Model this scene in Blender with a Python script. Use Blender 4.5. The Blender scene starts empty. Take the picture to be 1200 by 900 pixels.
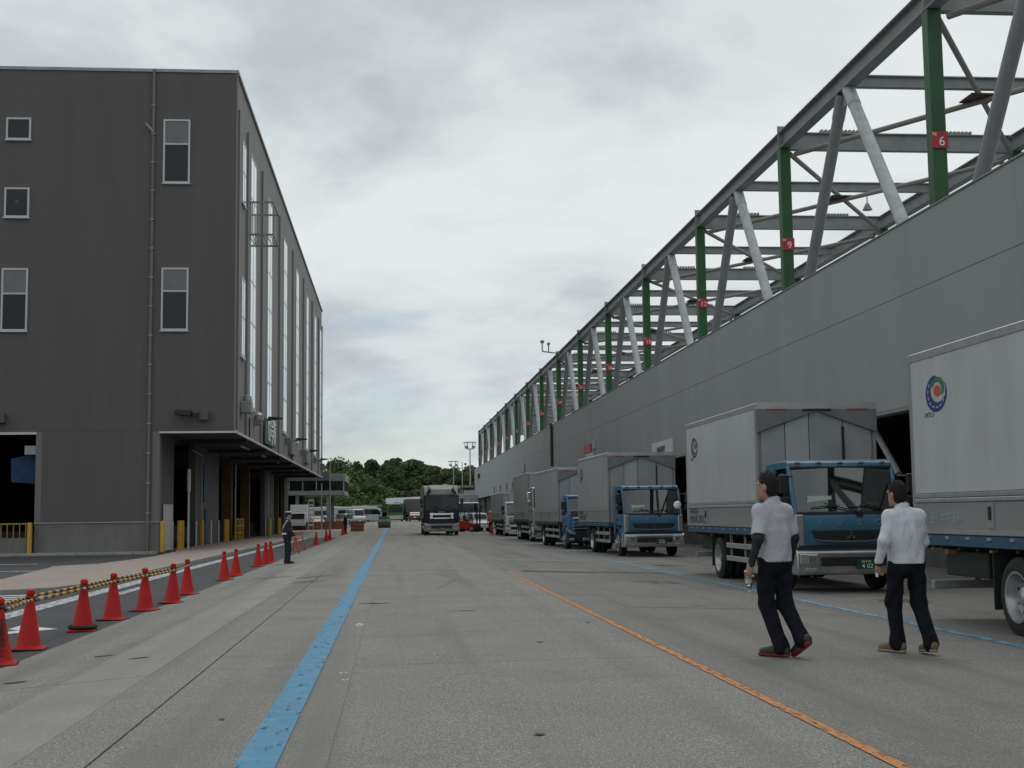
import bpy, bmesh, math, random
import numpy as np
from mathutils import Vector, Matrix
random.seed(7)
SC = bpy.context.scene
COL = SC.collection
R_ = math.radians

# ------------------------------------------------------------------ camera
CAM_H = 1.36
F_PX = 1550.0
def cam_axes():
    yd = np.array([462-600, 604-450, F_PX]); yd = yd/np.linalg.norm(yd)
    h = np.array([1, -0.012, 0.0]); xd = h-(h@yd)*yd; xd = xd/np.linalg.norm(xd)
    zd = np.cross(xd, yd)
    if zd[1] > 0: zd = -zd
    return np.stack([xd, yd, zd], 1)
_A = cam_axes()
cam_data = bpy.data.cameras.new('camera')
cam_data.sensor_width = 36; cam_data.lens = 36*F_PX/1200
cam_data.clip_start = 0.1; cam_data.clip_end = 6000
cam = bpy.data.objects.new('camera', cam_data); COL.objects.link(cam)
_m = Matrix.Identity(4)
for i in range(3):
    _m[i][0] = _A[0][i]; _m[i][1] = -_A[1][i]; _m[i][2] = -_A[2][i]
_m[2][3] = CAM_H
cam.matrix_world = _m
SC.camera = cam
SC.render.resolution_x = 1024; SC.render.resolution_y = 768

# ------------------------------------------------------------------ sky and sun
SUN_EL, SUN_AZ = 58, 20          # azimuth from +Y towards +X
SKY_GAIN = 1.0
w = bpy.data.worlds.new('World'); SC.world = w; w.use_nodes = True
nt = w.node_tree; nt.nodes.clear()
def wn(t, **k):
    n = nt.nodes.new(t)
    for a, b in k.items(): setattr(n, a, b)
    return n
def wmath(op, a, b=None):
    n = wn('ShaderNodeMath', operation=op)
    for i, v in enumerate((a, b)):
        if v is None: continue
        if isinstance(v, (int, float)): n.inputs[i].default_value = v
        else: nt.links.new(v, n.inputs[i])
    return n.outputs[0]
out = wn('ShaderNodeOutputWorld')
sky = wn('ShaderNodeTexSky', sky_type='NISHITA'); sky.sun_disc = False
sky.sun_elevation = R_(SUN_EL); sky.sun_rotation = R_(SUN_AZ); sky.air_density = 1.0; sky.dust_density = 0.4
bg_sky = wn('ShaderNodeBackground'); bg_sky.inputs[1].default_value = 0.075
nt.links.new(sky.outputs[0], bg_sky.inputs[0])
tc = wn('ShaderNodeTexCoord'); sep = wn('ShaderNodeSeparateXYZ'); nt.links.new(tc.outputs['Generated'], sep.inputs[0])
zc = wmath('ADD', wmath('MAXIMUM', sep.outputs[2], 0.0), 0.26)
cu = wmath('DIVIDE', sep.outputs[0], zc); cv = wmath('DIVIDE', sep.outputs[1], zc)
cmb = wn('ShaderNodeCombineXYZ'); nt.links.new(cu, cmb.inputs[0]); nt.links.new(cv, cmb.inputs[1])
def wnoise(scale, detail, rough, loc, dist=0.0):
    mp = wn('ShaderNodeMapping'); mp.inputs['Location'].default_value = loc
    nt.links.new(cmb.outputs[0], mp.inputs[0])
    n = wn('ShaderNodeTexNoise'); n.inputs['Scale'].default_value = scale; n.inputs['Detail'].default_value = detail
    n.inputs['Roughness'].default_value = rough; n.inputs['Distortion'].default_value = dist
    nt.links.new(mp.outputs[0], n.inputs['Vector']); return n.outputs['Fac']
def wramp(src, stops):
    r = wn('ShaderNodeValToRGB'); nt.links.new(src, r.inputs[0])
    e = r.color_ramp.elements
    while len(e) < len(stops): e.new(0.5)
    for el, (p, c) in zip(e, stops): el.position = p; el.color = (*c, 1)
    return r.outputs[0]
shade = wnoise(1.5, 8, 0.54, (3.1, 1.7, 0), 0.2)
fine = wnoise(3.6, 7, 0.6, (0.4, 5.2, 0), 0.5)
cl_mix = wmath('ADD', wmath('MULTIPLY', shade, 0.80), wmath('MULTIPLY', fine, 0.20))
cl_col = wramp(cl_mix, [(0.36, (0.37, 0.41, 0.445)), (0.44, (0.475, 0.515, 0.54)), (0.50, (0.575, 0.615, 0.63)), (0.59, (0.655, 0.69, 0.70))])
bg_cl = wn('ShaderNodeBackground'); bg_cl.inputs[1].default_value = SKY_GAIN
nt.links.new(cl_col, bg_cl.inputs[0])
cover = wramp(wnoise(1.1, 6, 0.55, (7.7, 2.9, 0), 0.4), [(0.30, (0.45,)*3), (0.40, (1, 1, 1))])
mx = wn('ShaderNodeMixShader'); nt.links.new(cover, mx.inputs[0])
nt.links.new(bg_sky.outputs[0], mx.inputs[1]); nt.links.new(bg_cl.outputs[0], mx.inputs[2])
nt.links.new(mx.outputs[0], out.inputs[0])

sd = bpy.data.lights.new('sun', 'SUN'); sd.energy = 0.7; sd.angle = R_(28); sd.color = (1.0, 0.96, 0.9)
sun = bpy.data.objects.new('sun', sd); COL.objects.link(sun)
_dir = Vector((math.sin(R_(SUN_AZ))*math.cos(R_(SUN_EL)), math.cos(R_(SUN_AZ))*math.cos(R_(SUN_EL)), math.sin(R_(SUN_EL))))
sun.rotation_euler = _dir.to_track_quat('Z', 'Y').to_euler()
vs = SC.view_settings
vs.view_transform = 'Standard'; vs.look = 'None'; vs.gamma = 1; vs.exposure = 0.25; vs.use_curve_mapping = False

# ------------------------------------------------------------------ materials
M = {}
def mat(name, col, rough=0.7, metal=0.0, var=0.0, vscale=3.0, bump=0.0, bscale=60.0, col2=None, coat=0.0, spec=0.5,
        speck=0.0, sscale=90.0, stain=0.0, stretch=(1, 1, 1), streak=0.0, bdist=0.01):
    m = bpy.data.materials.new(name); m.use_nodes = True
    t = m.node_tree; b = t.nodes['Principled BSDF']; L = t.links
    b.inputs['Roughness'].default_value = rough; b.inputs['Metallic'].default_value = metal
    b.inputs['Coat Weight'].default_value = coat; b.inputs['Specular IOR Level'].default_value = spec
    b.inputs['Coat Roughness'].default_value = 0.08
    c = (*col, 1); b.inputs['Base Color'].default_value = c
    if var or bump or speck or stain or streak:
        geo = t.nodes.new('ShaderNodeNewGeometry')
        mp = t.nodes.new('ShaderNodeMapping'); mp.inputs['Scale'].default_value = stretch
        L.new(geo.outputs['Position'], mp.inputs[0])
        def noise(s, d=4, r=0.6):
            n = t.nodes.new('ShaderNodeTexNoise'); n.inputs['Scale'].default_value = s
            n.inputs['Detail'].default_value = d; n.inputs['Roughness'].default_value = r
            L.new(mp.outputs[0], n.inputs['Vector']); return n.outputs['Fac']
        cur = None
        def mixin(fac_src, lo, hi, ca, cb, cur, blend='MIX'):
            mr = t.nodes.new('ShaderNodeMapRange'); mr.inputs[1].default_value = lo; mr.inputs[2].default_value = hi
            L.new(fac_src, mr.inputs[0])
            mi = t.nodes.new('ShaderNodeMix'); mi.data_type = 'RGBA'; mi.blend_type = blend
            L.new(mr.outputs[0], mi.inputs[0])
            if cur is None: mi.inputs[6].default_value = ca
            else: L.new(cur, mi.inputs[6])
            mi.inputs[7].default_value = cb
            return mi.outputs[2]
        c2 = (*col2, 1) if col2 else tuple(x*(1-var) for x in col)+(1,)
        if var or col2: cur = mixin(noise(vscale), 0.35, 0.68, c, c2, cur)
        if speck:
            cur = mixin(noise(sscale, 2, 0.75), 0.55, 0.60, c, tuple(min(1, x*(1+speck)+0.05*speck) for x in col)+(1,), cur)
            cur = mixin(noise(sscale*0.8, 2, 0.75), 0.55, 0.60, c, tuple(x*(1-0.6*speck) for x in col)+(1,), cur)
        if stain: cur = mixin(noise(0.5, 6, 0.65), 0.55, 0.8, c, tuple(x*(1-stain) for x in col)+(1,), cur)
        if streak:
            m2 = t.nodes.new('ShaderNodeMapping'); m2.inputs['Scale'].default_value = (1.6, 0.05, 1)
            L.new(geo.outputs['Position'], m2.inputs[0]); n2 = t.nodes.new('ShaderNodeTexNoise'); n2.inputs['Scale'].default_value = 1.0; n2.inputs['Detail'].default_value = 5
            L.new(m2.outputs[0], n2.inputs['Vector'])
            cur = mixin(n2.outputs['Fac'], 0.5, 0.72, c, tuple(x*(1-streak) for x in col)+(1,), cur)
        if cur is not None: L.new(cur, b.inputs['Base Color'])
        if bump:
            bn = t.nodes.new('ShaderNodeBump'); bn.inputs['Strength'].default_value = bump; bn.inputs['Distance'].default_value = bdist
            L.new(noise(bscale, 3), bn.inputs['Height']); L.new(bn.outputs[0], b.inputs['Normal'])
    M[name] = m; return m
def paint(name, col, wear_lo, wear_hi, wscale=14.0):
    m = mat(name, col, 0.75, var=0.22, vscale=6, bump=0.3, bscale=80)
    t = m.node_tree; b = t.nodes['Principled BSDF']; o = t.nodes['Material Output']
    geo = t.nodes.new('ShaderNodeNewGeometry'); n = t.nodes.new('ShaderNodeTexNoise')
    n.inputs['Scale'].default_value = wscale; n.inputs['Detail'].default_value = 7; n.inputs['Roughness'].default_value = 0.75
    mp = t.nodes.new('ShaderNodeMapping'); mp.inputs['Scale'].default_value = (1, 0.22, 1)
    t.links.new(geo.outputs['Position'], mp.inputs[0]); t.links.new(mp.outputs[0], n.inputs['Vector'])
    mr = t.nodes.new('ShaderNodeMapRange'); mr.inputs[1].default_value = wear_lo; mr.inputs[2].default_value = wear_hi
    t.links.new(n.outputs['Fac'], mr.inputs[0])
    tr = t.nodes.new('ShaderNodeBsdfTransparent'); mi = t.nodes.new('ShaderNodeMixShader')
    t.links.new(mr.outputs[0], mi.inputs[0]); t.links.new(b.outputs[0], mi.inputs[1]); t.links.new(tr.outputs[0], mi.inputs[2])
    t.links.new(mi.outputs[0], o.inputs[0]); return m
def glass(name, tint=(0.5, 0.55, 0.55), rough=0.02, base=0.06):
    m = bpy.data.materials.new(name); m.use_nodes = True; t = m.node_tree; t.nodes.clear()
    o = t.nodes.new('ShaderNodeOutputMaterial'); tr = t.nodes.new('ShaderNodeBsdfTransparent'); tr.inputs[0].default_value = (*tint, 1)
    g = t.nodes.new('ShaderNodeBsdfGlossy'); g.inputs['Roughness'].default_value = rough; g.inputs[0].default_value = (0.9, 0.95, 0.95, 1)
    lw = t.nodes.new('ShaderNodeFresnel'); lw.inputs[0].default_value = 1.5
    mi = t.nodes.new('ShaderNodeMixShader')
    ad = t.nodes.new('ShaderNodeMath'); ad.operation = 'ADD'; ad.inputs[1].default_value = base
    t.links.new(lw.outputs[0], ad.inputs[0]); t.links.new(ad.outputs[0], mi.inputs[0])
    t.links.new(tr.outputs[0], mi.inputs[1]); t.links.new(g.outputs[0], mi.inputs[2]); t.links.new(mi.outputs[0], o.inputs[0])
    M[name] = m; return m

mat('concrete', (0.212, 0.206, 0.187), 0.9, var=0.22, vscale=0.6, speck=0.85, sscale=78, bump=0.6, bscale=70, stain=0.32, streak=0.28)
mat('concrete_smooth', (0.252, 0.247, 0.225), 0.88, var=0.22, vscale=0.8, speck=0.35, sscale=60, bump=0.2, bscale=90, stain=0.25, streak=0.22)
mat('concrete_dark', (0.178, 0.174, 0.158), 0.9, var=0.25, vscale=0.5, speck=0.75, sscale=78, bump=0.5, bscale=70, stain=0.32, streak=0.3)
mat('concrete_mid', (0.215, 0.212, 0.19), 0.9, var=0.22, vscale=0.8, speck=0.5, sscale=62, bump=0.3, bscale=80, stain=0.3, streak=0.28)
mat('joint', (0.05, 0.048, 0.045), 0.95, var=0.4, vscale=5)
mat('tar', (0.06, 0.06, 0.055), 0.8, var=0.4, vscale=8, bump=0.4)
mat('asphalt', (0.052, 0.052, 0.055), 0.9, var=0.25, vscale=0.7, speck=0.5, sscale=60, bump=0.5, bscale=80)
mat('ground', (0.16, 0.155, 0.14), 0.95, var=0.3, vscale=0.2)
mat('kerb', (0.34, 0.335, 0.31), 0.9, var=0.25, vscale=2, bump=0.3)
paint('paint_blue', (0.085, 0.265, 0.42), 0.58, 0.66)
paint('paint_blue_worn', (0.14, 0.32, 0.47), 0.50, 0.60)
paint('paint_blue_faint', (0.25, 0.33, 0.42), 0.42, 0.62, 5)
paint('paint_orange', (0.52, 0.225, 0.075), 0.50, 0.64, 24)
paint('paint_orange_faint', (0.5, 0.25, 0.12), 0.40, 0.50, 7)
paint('paint_white', (0.62, 0.63, 0.63), 0.62, 0.70)
paint('paint_white_worn', (0.5, 0.52, 0.54), 0.50, 0.62)
paint('oil', (0.10, 0.098, 0.09), 0.36, 0.62, 2.2)
paint('chalk', (0.55, 0.55, 0.52), 0.5, 0.6, 20)
# pavers
def paver_mat():
    m = mat('pavers', (0.30, 0.235, 0.205), 0.9); t = m.node_tree; b = t.nodes['Principled BSDF']
    geo = t.nodes.new('ShaderNodeNewGeometry'); br = t.nodes.new('ShaderNodeTexBrick')
    br.inputs['Color1'].default_value = (0.42, 0.335, 0.29, 1); br.inputs['Color2'].default_value = (0.33, 0.28, 0.25, 1)
    br.inputs['Mortar'].default_value = (0.16, 0.145, 0.13, 1); br.inputs['Scale'].default_value = 1
    br.inputs['Mortar Size'].default_value = 0.004; br.inputs['Brick Width'].default_value = 0.2; br.inputs['Row Height'].default_value = 0.1
    t.links.new(geo.outputs['Position'], br.inputs['Vector']); 
    n = t.nodes.new('ShaderNodeTexNoise'); n.inputs['Scale'].default_value = 0.9; n.inputs['Detail'].default_value = 6
    t.links.new(geo.outputs['Position'], n.inputs['Vector'])
    mi = t.nodes.new('ShaderNodeMix'); mi.data_type = 'RGBA'; mi.blend_type = 'MULTIPLY'; mi.inputs[0].default_value = 0.6
    rp = t.nodes.new('ShaderNodeValToRGB'); rp.color_ramp.elements[0].color = (0.6, 0.6, 0.6, 1); rp.color_ramp.elements[1].color = (1.1, 1.1, 1.1, 1)
    t.links.new(n.outputs['Fac'], rp.inputs[0]); t.links.new(br.outputs['Color'], mi.inputs[6]); t.links.new(rp.outputs[0], mi.inputs[7])
    t.links.new(mi.outputs[2], b.inputs['Base Color'])
    bn = t.nodes.new('ShaderNodeBump'); bn.inputs['Strength'].default_value = 0.5; bn.inputs['Distance'].default_value = 0.01
    t.links.new(br.outputs['Fac'], bn.inputs['Height']); bn.invert = True; t.links.new(bn.outputs[0], b.inputs['Normal'])
paver_mat()
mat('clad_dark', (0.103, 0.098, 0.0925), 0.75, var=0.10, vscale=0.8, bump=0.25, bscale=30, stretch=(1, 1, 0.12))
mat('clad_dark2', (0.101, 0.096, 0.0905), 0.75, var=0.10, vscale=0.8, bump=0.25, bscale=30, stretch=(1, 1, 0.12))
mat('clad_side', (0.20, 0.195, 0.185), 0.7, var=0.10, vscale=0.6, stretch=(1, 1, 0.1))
mat('seam', (0.17, 0.165, 0.155), 0.8)
mat('plinth', (0.19, 0.187, 0.172), 0.9, var=0.3, vscale=0.9, bump=0.3, bscale=25, stain=0.3, stretch=(1, 1, 0.35))
mat('plinth_dark', (0.10, 0.10, 0.095), 0.9, var=0.3, vscale=0.9)
mat('alu', (0.52, 0.53, 0.53), 0.42, 0.75, var=0.18, vscale=4)
mat('alu_dull', (0.33, 0.335, 0.335), 0.55, 0.45, var=0.2, vscale=3, stretch=(1, 1, 0.3))
mat('frame_white', (0.50, 0.51, 0.52), 0.5)
mat('pane_dark', (0.012, 0.017, 0.021), 0.10, spec=0.35)
mat('pane_frost', (0.15, 0.155, 0.165), 0.35, var=0.15, vscale=2)
mat('pane_bright', (0.50, 0.56, 0.57), 0.08, 0.8, spec=0.8)
mat('grey_panel', (0.29, 0.305, 0.305), 0.6, var=0.11, vscale=1.3, stretch=(1, 0.4, 0.15), stain=0.09)
mat('grey_panel2', (0.287, 0.302, 0.302), 0.6, var=0.11, vscale=1.3, stretch=(1, 0.4, 0.15), stain=0.09)
mat('steel_grey', (0.27, 0.28, 0.28), 0.6, var=0.22, vscale=1.8, stain=0.2)
mat('steel_tube', (0.25, 0.26, 0.26), 0.55, var=0.25, vscale=2, col2=(0.22, 0.225, 0.22), stain=0.15)
mat('steel_white', (0.48, 0.50, 0.50), 0.55, var=0.25, vscale=2.5, stain=0.35)
mat('steel_rust', (0.27, 0.25, 0.225), 0.8, vscale=1.3, col2=(0.17, 0.09, 0.05))
mat('rust_cap', (0.13, 0.085, 0.06), 0.85, var=0.4, vscale=6)
mat('steel_green', (0.016, 0.095, 0.026), 0.5, var=0.35, vscale=1.2)
mat('sign_red', (0.42, 0.028, 0.035), 0.5, var=0.15, vscale=6)
mat('white', (0.75, 0.76, 0.76), 0.5)
mat('off_white', (0.58, 0.59, 0.58), 0.55, var=0.1, vscale=2)
mat('black', (0.012, 0.012, 0.013), 0.5)
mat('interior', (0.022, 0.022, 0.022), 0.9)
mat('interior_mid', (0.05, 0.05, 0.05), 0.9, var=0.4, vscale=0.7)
mat('rubber', (0.017, 0.017, 0.017), 0.85, var=0.3, vscale=10, bump=0.3, bscale=40)
mat('chassis', (0.024, 0.024, 0.025), 0.7, var=0.4, vscale=5)
mat('rim', (0.50, 0.51, 0.52), 0.38, 0.8, var=0.3, vscale=9)
mat('chrome', (0.72, 0.73, 0.74), 0.14, 1.0)
mat('chrome_dull', (0.5, 0.51, 0.51), 0.3, 0.9, var=0.25, vscale=6)
mat('cab_blue', (0.034, 0.145, 0.24), 0.42, coat=0.35, var=0.2, vscale=3.5, stain=0.15)
mat('cab_blue2', (0.022, 0.13, 0.29), 0.36, coat=0.5)
mat('cab_white', (0.62, 0.63, 0.63), 0.35, coat=0.4, var=0.06, vscale=2)
mat('cab_black', (0.010, 0.013, 0.022), 0.45, spec=0.25)
mat('cab_silver', (0.36, 0.37, 0.38), 0.25, 0.6)
mat('rail_blue', (0.03, 0.095, 0.165), 0.6, var=0.35, vscale=5)
mat('wing_white', (0.49, 0.505, 0.51), 0.34, coat=0.15, var=0.12, vscale=2.2, stain=0.12, stretch=(1, 1, 0.25))
mat('wing_grey', (0.33, 0.345, 0.34), 0.4, var=0.16, vscale=2.0, stain=0.18, stretch=(1, 1, 0.25))
mat('gate_alu', (0.30, 0.31, 0.305), 0.5, 0.35, var=0.18, vscale=2.2, stretch=(1, 0.2, 1), stain=0.2)
mat('bulk_a', (0.33, 0.34, 0.345), 0.5, 0.2, var=0.15, vscale=2)
mat('bulk_b', (0.42, 0.43, 0.435), 0.5, 0.2, var=0.15, vscale=2)
mat('bulk_c', (0.20, 0.205, 0.205), 0.55, 0.2, var=0.2, vscale=2)
mat('lamp_lens', (0.36, 0.38, 0.39), 0.15, 0.4, coat=0.6)
mat('lamp_amber', (0.30, 0.12, 0.02), 0.3)
mat('lamp_red', (0.4, 0.02, 0.02), 0.3)
mat('plate_green', (0.01, 0.055, 0.03), 0.5)
mat('ink', (0.055, 0.06, 0.068), 0.6)
mat('logo_blue', (0.012, 0.045, 0.17), 0.5)
mat('logo_green', (0.03, 0.20, 0.06), 0.5)
mat('logo_red', (0.55, 0.07, 0.025), 0.5)
mat('ghost_blue', (0.33, 0.39, 0.43), 0.6)
mat('paper', (0.50, 0.55, 0.50), 0.7)
mat('seat_dark', (0.03, 0.031, 0.034), 0.8)
mat('cone_red', (0.50, 0.022, 0.02), 0.65, spec=0.25, var=0.22, vscale=3, stain=0.25)
mat('cone_orange', (0.34, 0.12, 0.07), 0.6, var=0.25, vscale=6)
mat('yellow', (0.56, 0.33, 0.03), 0.55, var=0.2, vscale=4)
mat('yellow_dull', (0.36, 0.23, 0.06), 0.7, var=0.25, vscale=4)
mat('brown_steel', (0.14, 0.085, 0.035), 0.8, var=0.4, vscale=1.5)
mat('blue_door', (0.02, 0.055, 0.12), 0.6, var=0.2, vscale=1)
mat('blue_cloth', (0.02, 0.06, 0.14), 0.8, var=0.3, vscale=2)
mat('door_grey', (0.52, 0.525, 0.52), 0.55, var=0.08)
mat('sign_green', (0.035, 0.085, 0.045), 0.6)
mat('timber', (0.22, 0.085, 0.035), 0.8, var=0.3, vscale=4)
mat('skin', (0.40, 0.235, 0.165), 0.55, var=0.10, vscale=12)
mat('skin_dark', (0.36, 0.20, 0.14), 0.55, var=0.10, vscale=12)
mat('hair', (0.007, 0.006, 0.006), 0.8, var=0.3, vscale=40, bump=0.9, bscale=160)
mat('hair_brown', (0.012, 0.009, 0.007), 0.8, var=0.3, vscale=40, bump=0.9, bscale=160)
mat('shirt_grey', (0.47, 0.475, 0.525), 0.9, var=0.10, vscale=8, bump=0.7, bscale=7, bdist=0.05, stretch=(1.2, 1.2, 0.6))
mat('shirt_white', (0.61, 0.62, 0.68), 0.9, var=0.08, vscale=8, bump=0.7, bscale=6.5, bdist=0.06, stretch=(1.2, 1.2, 0.55))
mat('sleeve_navy', (0.014, 0.016, 0.024), 0.8, bump=0.4, bscale=25)
mat('trouser_navy', (0.012, 0.0125, 0.019), 0.95, spec=0.2, var=0.3, vscale=6, bump=1.0, bscale=11, bdist=0.06, stretch=(1, 1, 0.7))
mat('uniform_navy', (0.013, 0.015, 0.025), 0.85, var=0.3, vscale=6, bump=0.4, bscale=20)
mat('shoe_dark', (0.03, 0.028, 0.03), 0.7)
mat('shoe_red', (0.20, 0.03, 0.028), 0.7)
mat('shoe_tan', (0.17, 0.125, 0.085), 0.85, var=0.2, vscale=20)
mat('sole_tan', (0.34, 0.29, 0.22), 0.8)
mat('vest_orange', (0.5, 0.14, 0.04), 0.8)
mat('baton_red', (0.6, 0.04, 0.03), 0.35)
mat('bottle_cap', (0.7, 0.72, 0.72), 0.4)
mat('bottle_label', (0.45, 0.55, 0.5), 0.5)
mat('leaf_a', (0.066, 0.102, 0.028), 0.8, col2=(0.092, 0.128, 0.036), vscale=0.35)
mat('leaf_b', (0.052, 0.083, 0.024), 0.8, col2=(0.074, 0.106, 0.030), vscale=0.35)
mat('leaf_c', (0.078, 0.105, 0.028), 0.8, col2=(0.108, 0.13, 0.036), vscale=0.35)
mat('leaf_d', (0.072, 0.12, 0.030), 0.8, col2=(0.105, 0.15, 0.042), vscale=0.5)
mat('bark', (0.07, 0.055, 0.04), 0.9)
mat('hill', (0.022, 0.038, 0.014), 0.95, var=0.4, vscale=0.15)
mat('roof_grey', (0.17, 0.20, 0.21), 0.5, var=0.15, vscale=0.2, stretch=(1, 0.2, 1))
mat('far_wall', (0.14, 0.14, 0.135), 0.8, var=0.2, vscale=0.3)
mat('far_dark', (0.05, 0.052, 0.05), 0.8, var=0.3, vscale=0.4)
mat('mast', (0.30, 0.31, 0.31), 0.6)
mat('far_white', (0.40, 0.41, 0.40), 0.6, var=0.15, vscale=1.5)
mat('bus_green', (0.03, 0.16, 0.04), 0.4, coat=0.3)
mat('bus_cream', (0.55, 0.56, 0.40), 0.45)
mat('roller_green', (0.015, 0.16, 0.085), 0.45, var=0.2, vscale=3)
mat('drum', (0.17, 0.13, 0.10), 0.6, 0.3)
mat('fork_red', (0.45, 0.022, 0.022), 0.4, coat=0.3)
mat('car_dark', (0.03, 0.032, 0.036), 0.3, coat=0.6)
mat('car_silver', (0.36, 0.37, 0.38), 0.3, 0.4, coat=0.4)
mat('car_red', (0.13, 0.03, 0.028), 0.35, coat=0.4)
mat('car_green', (0.02, 0.09, 0.055), 0.4, coat=0.3)
mat('tube_lamp', (0.8, 0.8, 0.78), 0.3)
glass('glass_cab', (0.27, 0.31, 0.31), base=0.09)
glass('glass_dark', (0.25, 0.28, 0.29), base=0.0)
glass('glass_bottle', (0.80, 0.86, 0.86), base=0.25)
glass('glass_clear', (0.86, 0.9, 0.9), base=0.05)
glass('glass_rail', (0.55, 0.62, 0.60), base=0.05)
# ------------------------------------------------------------------ mesh helpers
class MB:
    def __init__(s): s.v = []; s.f = []; s.soft = False
    def add(s, v, f):
        o = len(s.v); s.v += [tuple(p) for p in v]; s.f += [tuple(i+o for i in q) for q in f]; return s
    def _bev(s, v, f, b):
        if not b: return s.add(v, f)
        sg = 3 if b >= 0.03 else 1
        if sg > 1: s.soft = True
        bm = bmesh.new(); bv = [bm.verts.new(p) for p in v]
        for q in f: bm.faces.new([bv[i] for i in q])
        bmesh.ops.recalc_face_normals(bm, faces=bm.faces[:])
        ed = [e for e in bm.edges if len(e.link_faces) == 2 and e.calc_face_angle(0) > 0.5]
        bmesh.ops.bevel(bm, geom=ed, offset=b, segments=sg, profile=0.5, affect='EDGES', clamp_overlap=True)
        bm.verts.index_update()
        s.add([p.co[:] for p in bm.verts], [[q.index for q in fc.verts] for fc in bm.faces]); bm.free(); return s
    def box(s, x0, x1, y0, y1, z0, z1, b=0):
        v = [(x, y, z) for z in (z0, z1) for y in (y0, y1) for x in (x0, x1)]
        return s._bev(v, [(0, 2, 3, 1), (4, 5, 7, 6), (0, 1, 5, 4), (2, 6, 7, 3), (0, 4, 6, 2), (1, 3, 7, 5)], b)
    def prism(s, poly, ax, a, b, bev=0):
        n = len(poly)
        def P(u, w_, t): return {'x': (t, u, w_), 'y': (u, t, w_), 'z': (u, w_, t)}[ax]
        v = [P(u, w_, a) for u, w_ in poly]+[P(u, w_, b) for u, w_ in poly]
        f = [tuple(range(n)), tuple(range(2*n-1, n-1, -1))]+[(i, (i+1) % n, n+(i+1) % n, n+i) for i in range(n)]
        return s._bev(v, f, bev)
    def tube(s, p, q, r0, r1=None, n=10, caps=True):
        p = Vector(p); q = Vector(q); r1 = r0 if r1 is None else r1
        d = (q-p).normalized(); a = d.orthogonal().normalized(); c = d.cross(a)
        v = []
        for o, r in ((p, r0), (q, r1)):
            for i in range(n):
                t = 2*math.pi*i/n; v.append(o+a*(r*math.cos(t))+c*(r*math.sin(t)))
        f = [(i, (i+1) % n, n+(i+1) % n, n+i) for i in range(n)]
        if caps: f += [tuple(range(n-1, -1, -1)), tuple(range(n, 2*n))]
        return s.add(v, f)
    def pipe(s, pts, r, n=8):
        for a, b in zip(pts[:-1], pts[1:]): s.tube(a, b, r, n=n)
        return s
    def lathe(s, prof, c=(0, 0, 0), ax='z', n=20, close=True):
        v = []; k = len(prof)
        for i in range(n):
            t = 2*math.pi*i/n; cs, sn = math.cos(t), math.sin(t)
            for r, h in prof:
                p = {'z': (r*cs, r*sn, h), 'x': (h, r*cs, r*sn), 'y': (r*cs, h, r*sn)}[ax]
                v.append((p[0]+c[0], p[1]+c[1], p[2]+c[2]))
        f = []
        for i in range(n):
            j = (i+1) % n
            for m in range(k-1): f.append((i*k+m, j*k+m, j*k+m+1, i*k+m+1))
        if close:
            f.append(tuple(i*k for i in range(n))); f.append(tuple(i*k+k-1 for i in range(n-1, -1, -1)))
        return s.add(v, f)
    def torus(s, c, ax, R, r, n=20, m=8):
        prof = [(R+r*math.cos(2*math.pi*i/m), r*math.sin(2*math.pi*i/m)) for i in range(m)]
        prof.append(prof[0]); return s.lathe(prof, c, ax, n, close=False)
    def mesh(s, name, smooth=35):
        me = bpy.data.meshes.new(name); me.from_pydata(s.v, [], s.f)
        bm = bmesh.new(); bm.from_mesh(me); bmesh.ops.remove_doubles(bm, verts=bm.verts[:], dist=1e-5)
        bmesh.ops.recalc_face_normals(bm, faces=bm.faces[:]); bm.to_mesh(me); bm.free()
        if smooth:
            me.polygons.foreach_set('use_smooth', [True]*len(me.polygons)); me.set_sharp_from_angle(angle=R_(smooth))
        me.update()
        if s.soft: SOFT.add(me.name)
        return me
SOFT = set()
def B(*a, **k): return MB().box(*a, **k)
def as_mesh(g, name): return g.mesh(name) if isinstance(g, MB) else g
def setmat(me, m):
    if len(me.materials) == 0: me.materials.append(M[m])
    elif me.materials[0] != M[m]: me.materials[0] = M[m]
def part(name, g, m, parent, loc=None, rot=None, label=None, kind=None):
    me = as_mesh(g, name)
    if m: setmat(me, m)
    o = bpy.data.objects.new(name, me); COL.objects.link(o); o.parent = parent
    if loc is not None: o.location = loc
    if rot is not None: o.rotation_euler = rot
    if label: o['label'] = label
    if kind: o['kind'] = kind
    if me.name in SOFT:
        md = o.modifiers.new('weighted_normals', 'WEIGHTED_NORMAL'); md.keep_sharp = True
    return o
def thing(name, label, cat, loc=(0, 0, 0), rz=0.0, group=None):
    o = bpy.data.objects.new(name, None); COL.objects.link(o); o.location = loc; o.rotation_euler = (0, 0, rz)
    o.empty_display_size = 0.2
    o['label'] = label; o['category'] = cat
    if group: o['group'] = group
    return o
def single(name, g, m, label, cat, loc=(0, 0, 0), rz=0.0, group=None):
    o = part(name, g, m, None, loc, (0, 0, rz)); o['label'] = label; o['category'] = cat
    if group: o['group'] = group
    return o
def struct(name, g, m):
    o = part(name, g, m, None); o['kind'] = 'structure'; return o
def copy_tree(o, parent=None, top=True):
    c = o.copy(); COL.objects.link(c); c.parent = parent
    for ch in o.children: copy_tree(ch, c, False)
    return c
_txt = {}
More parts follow.
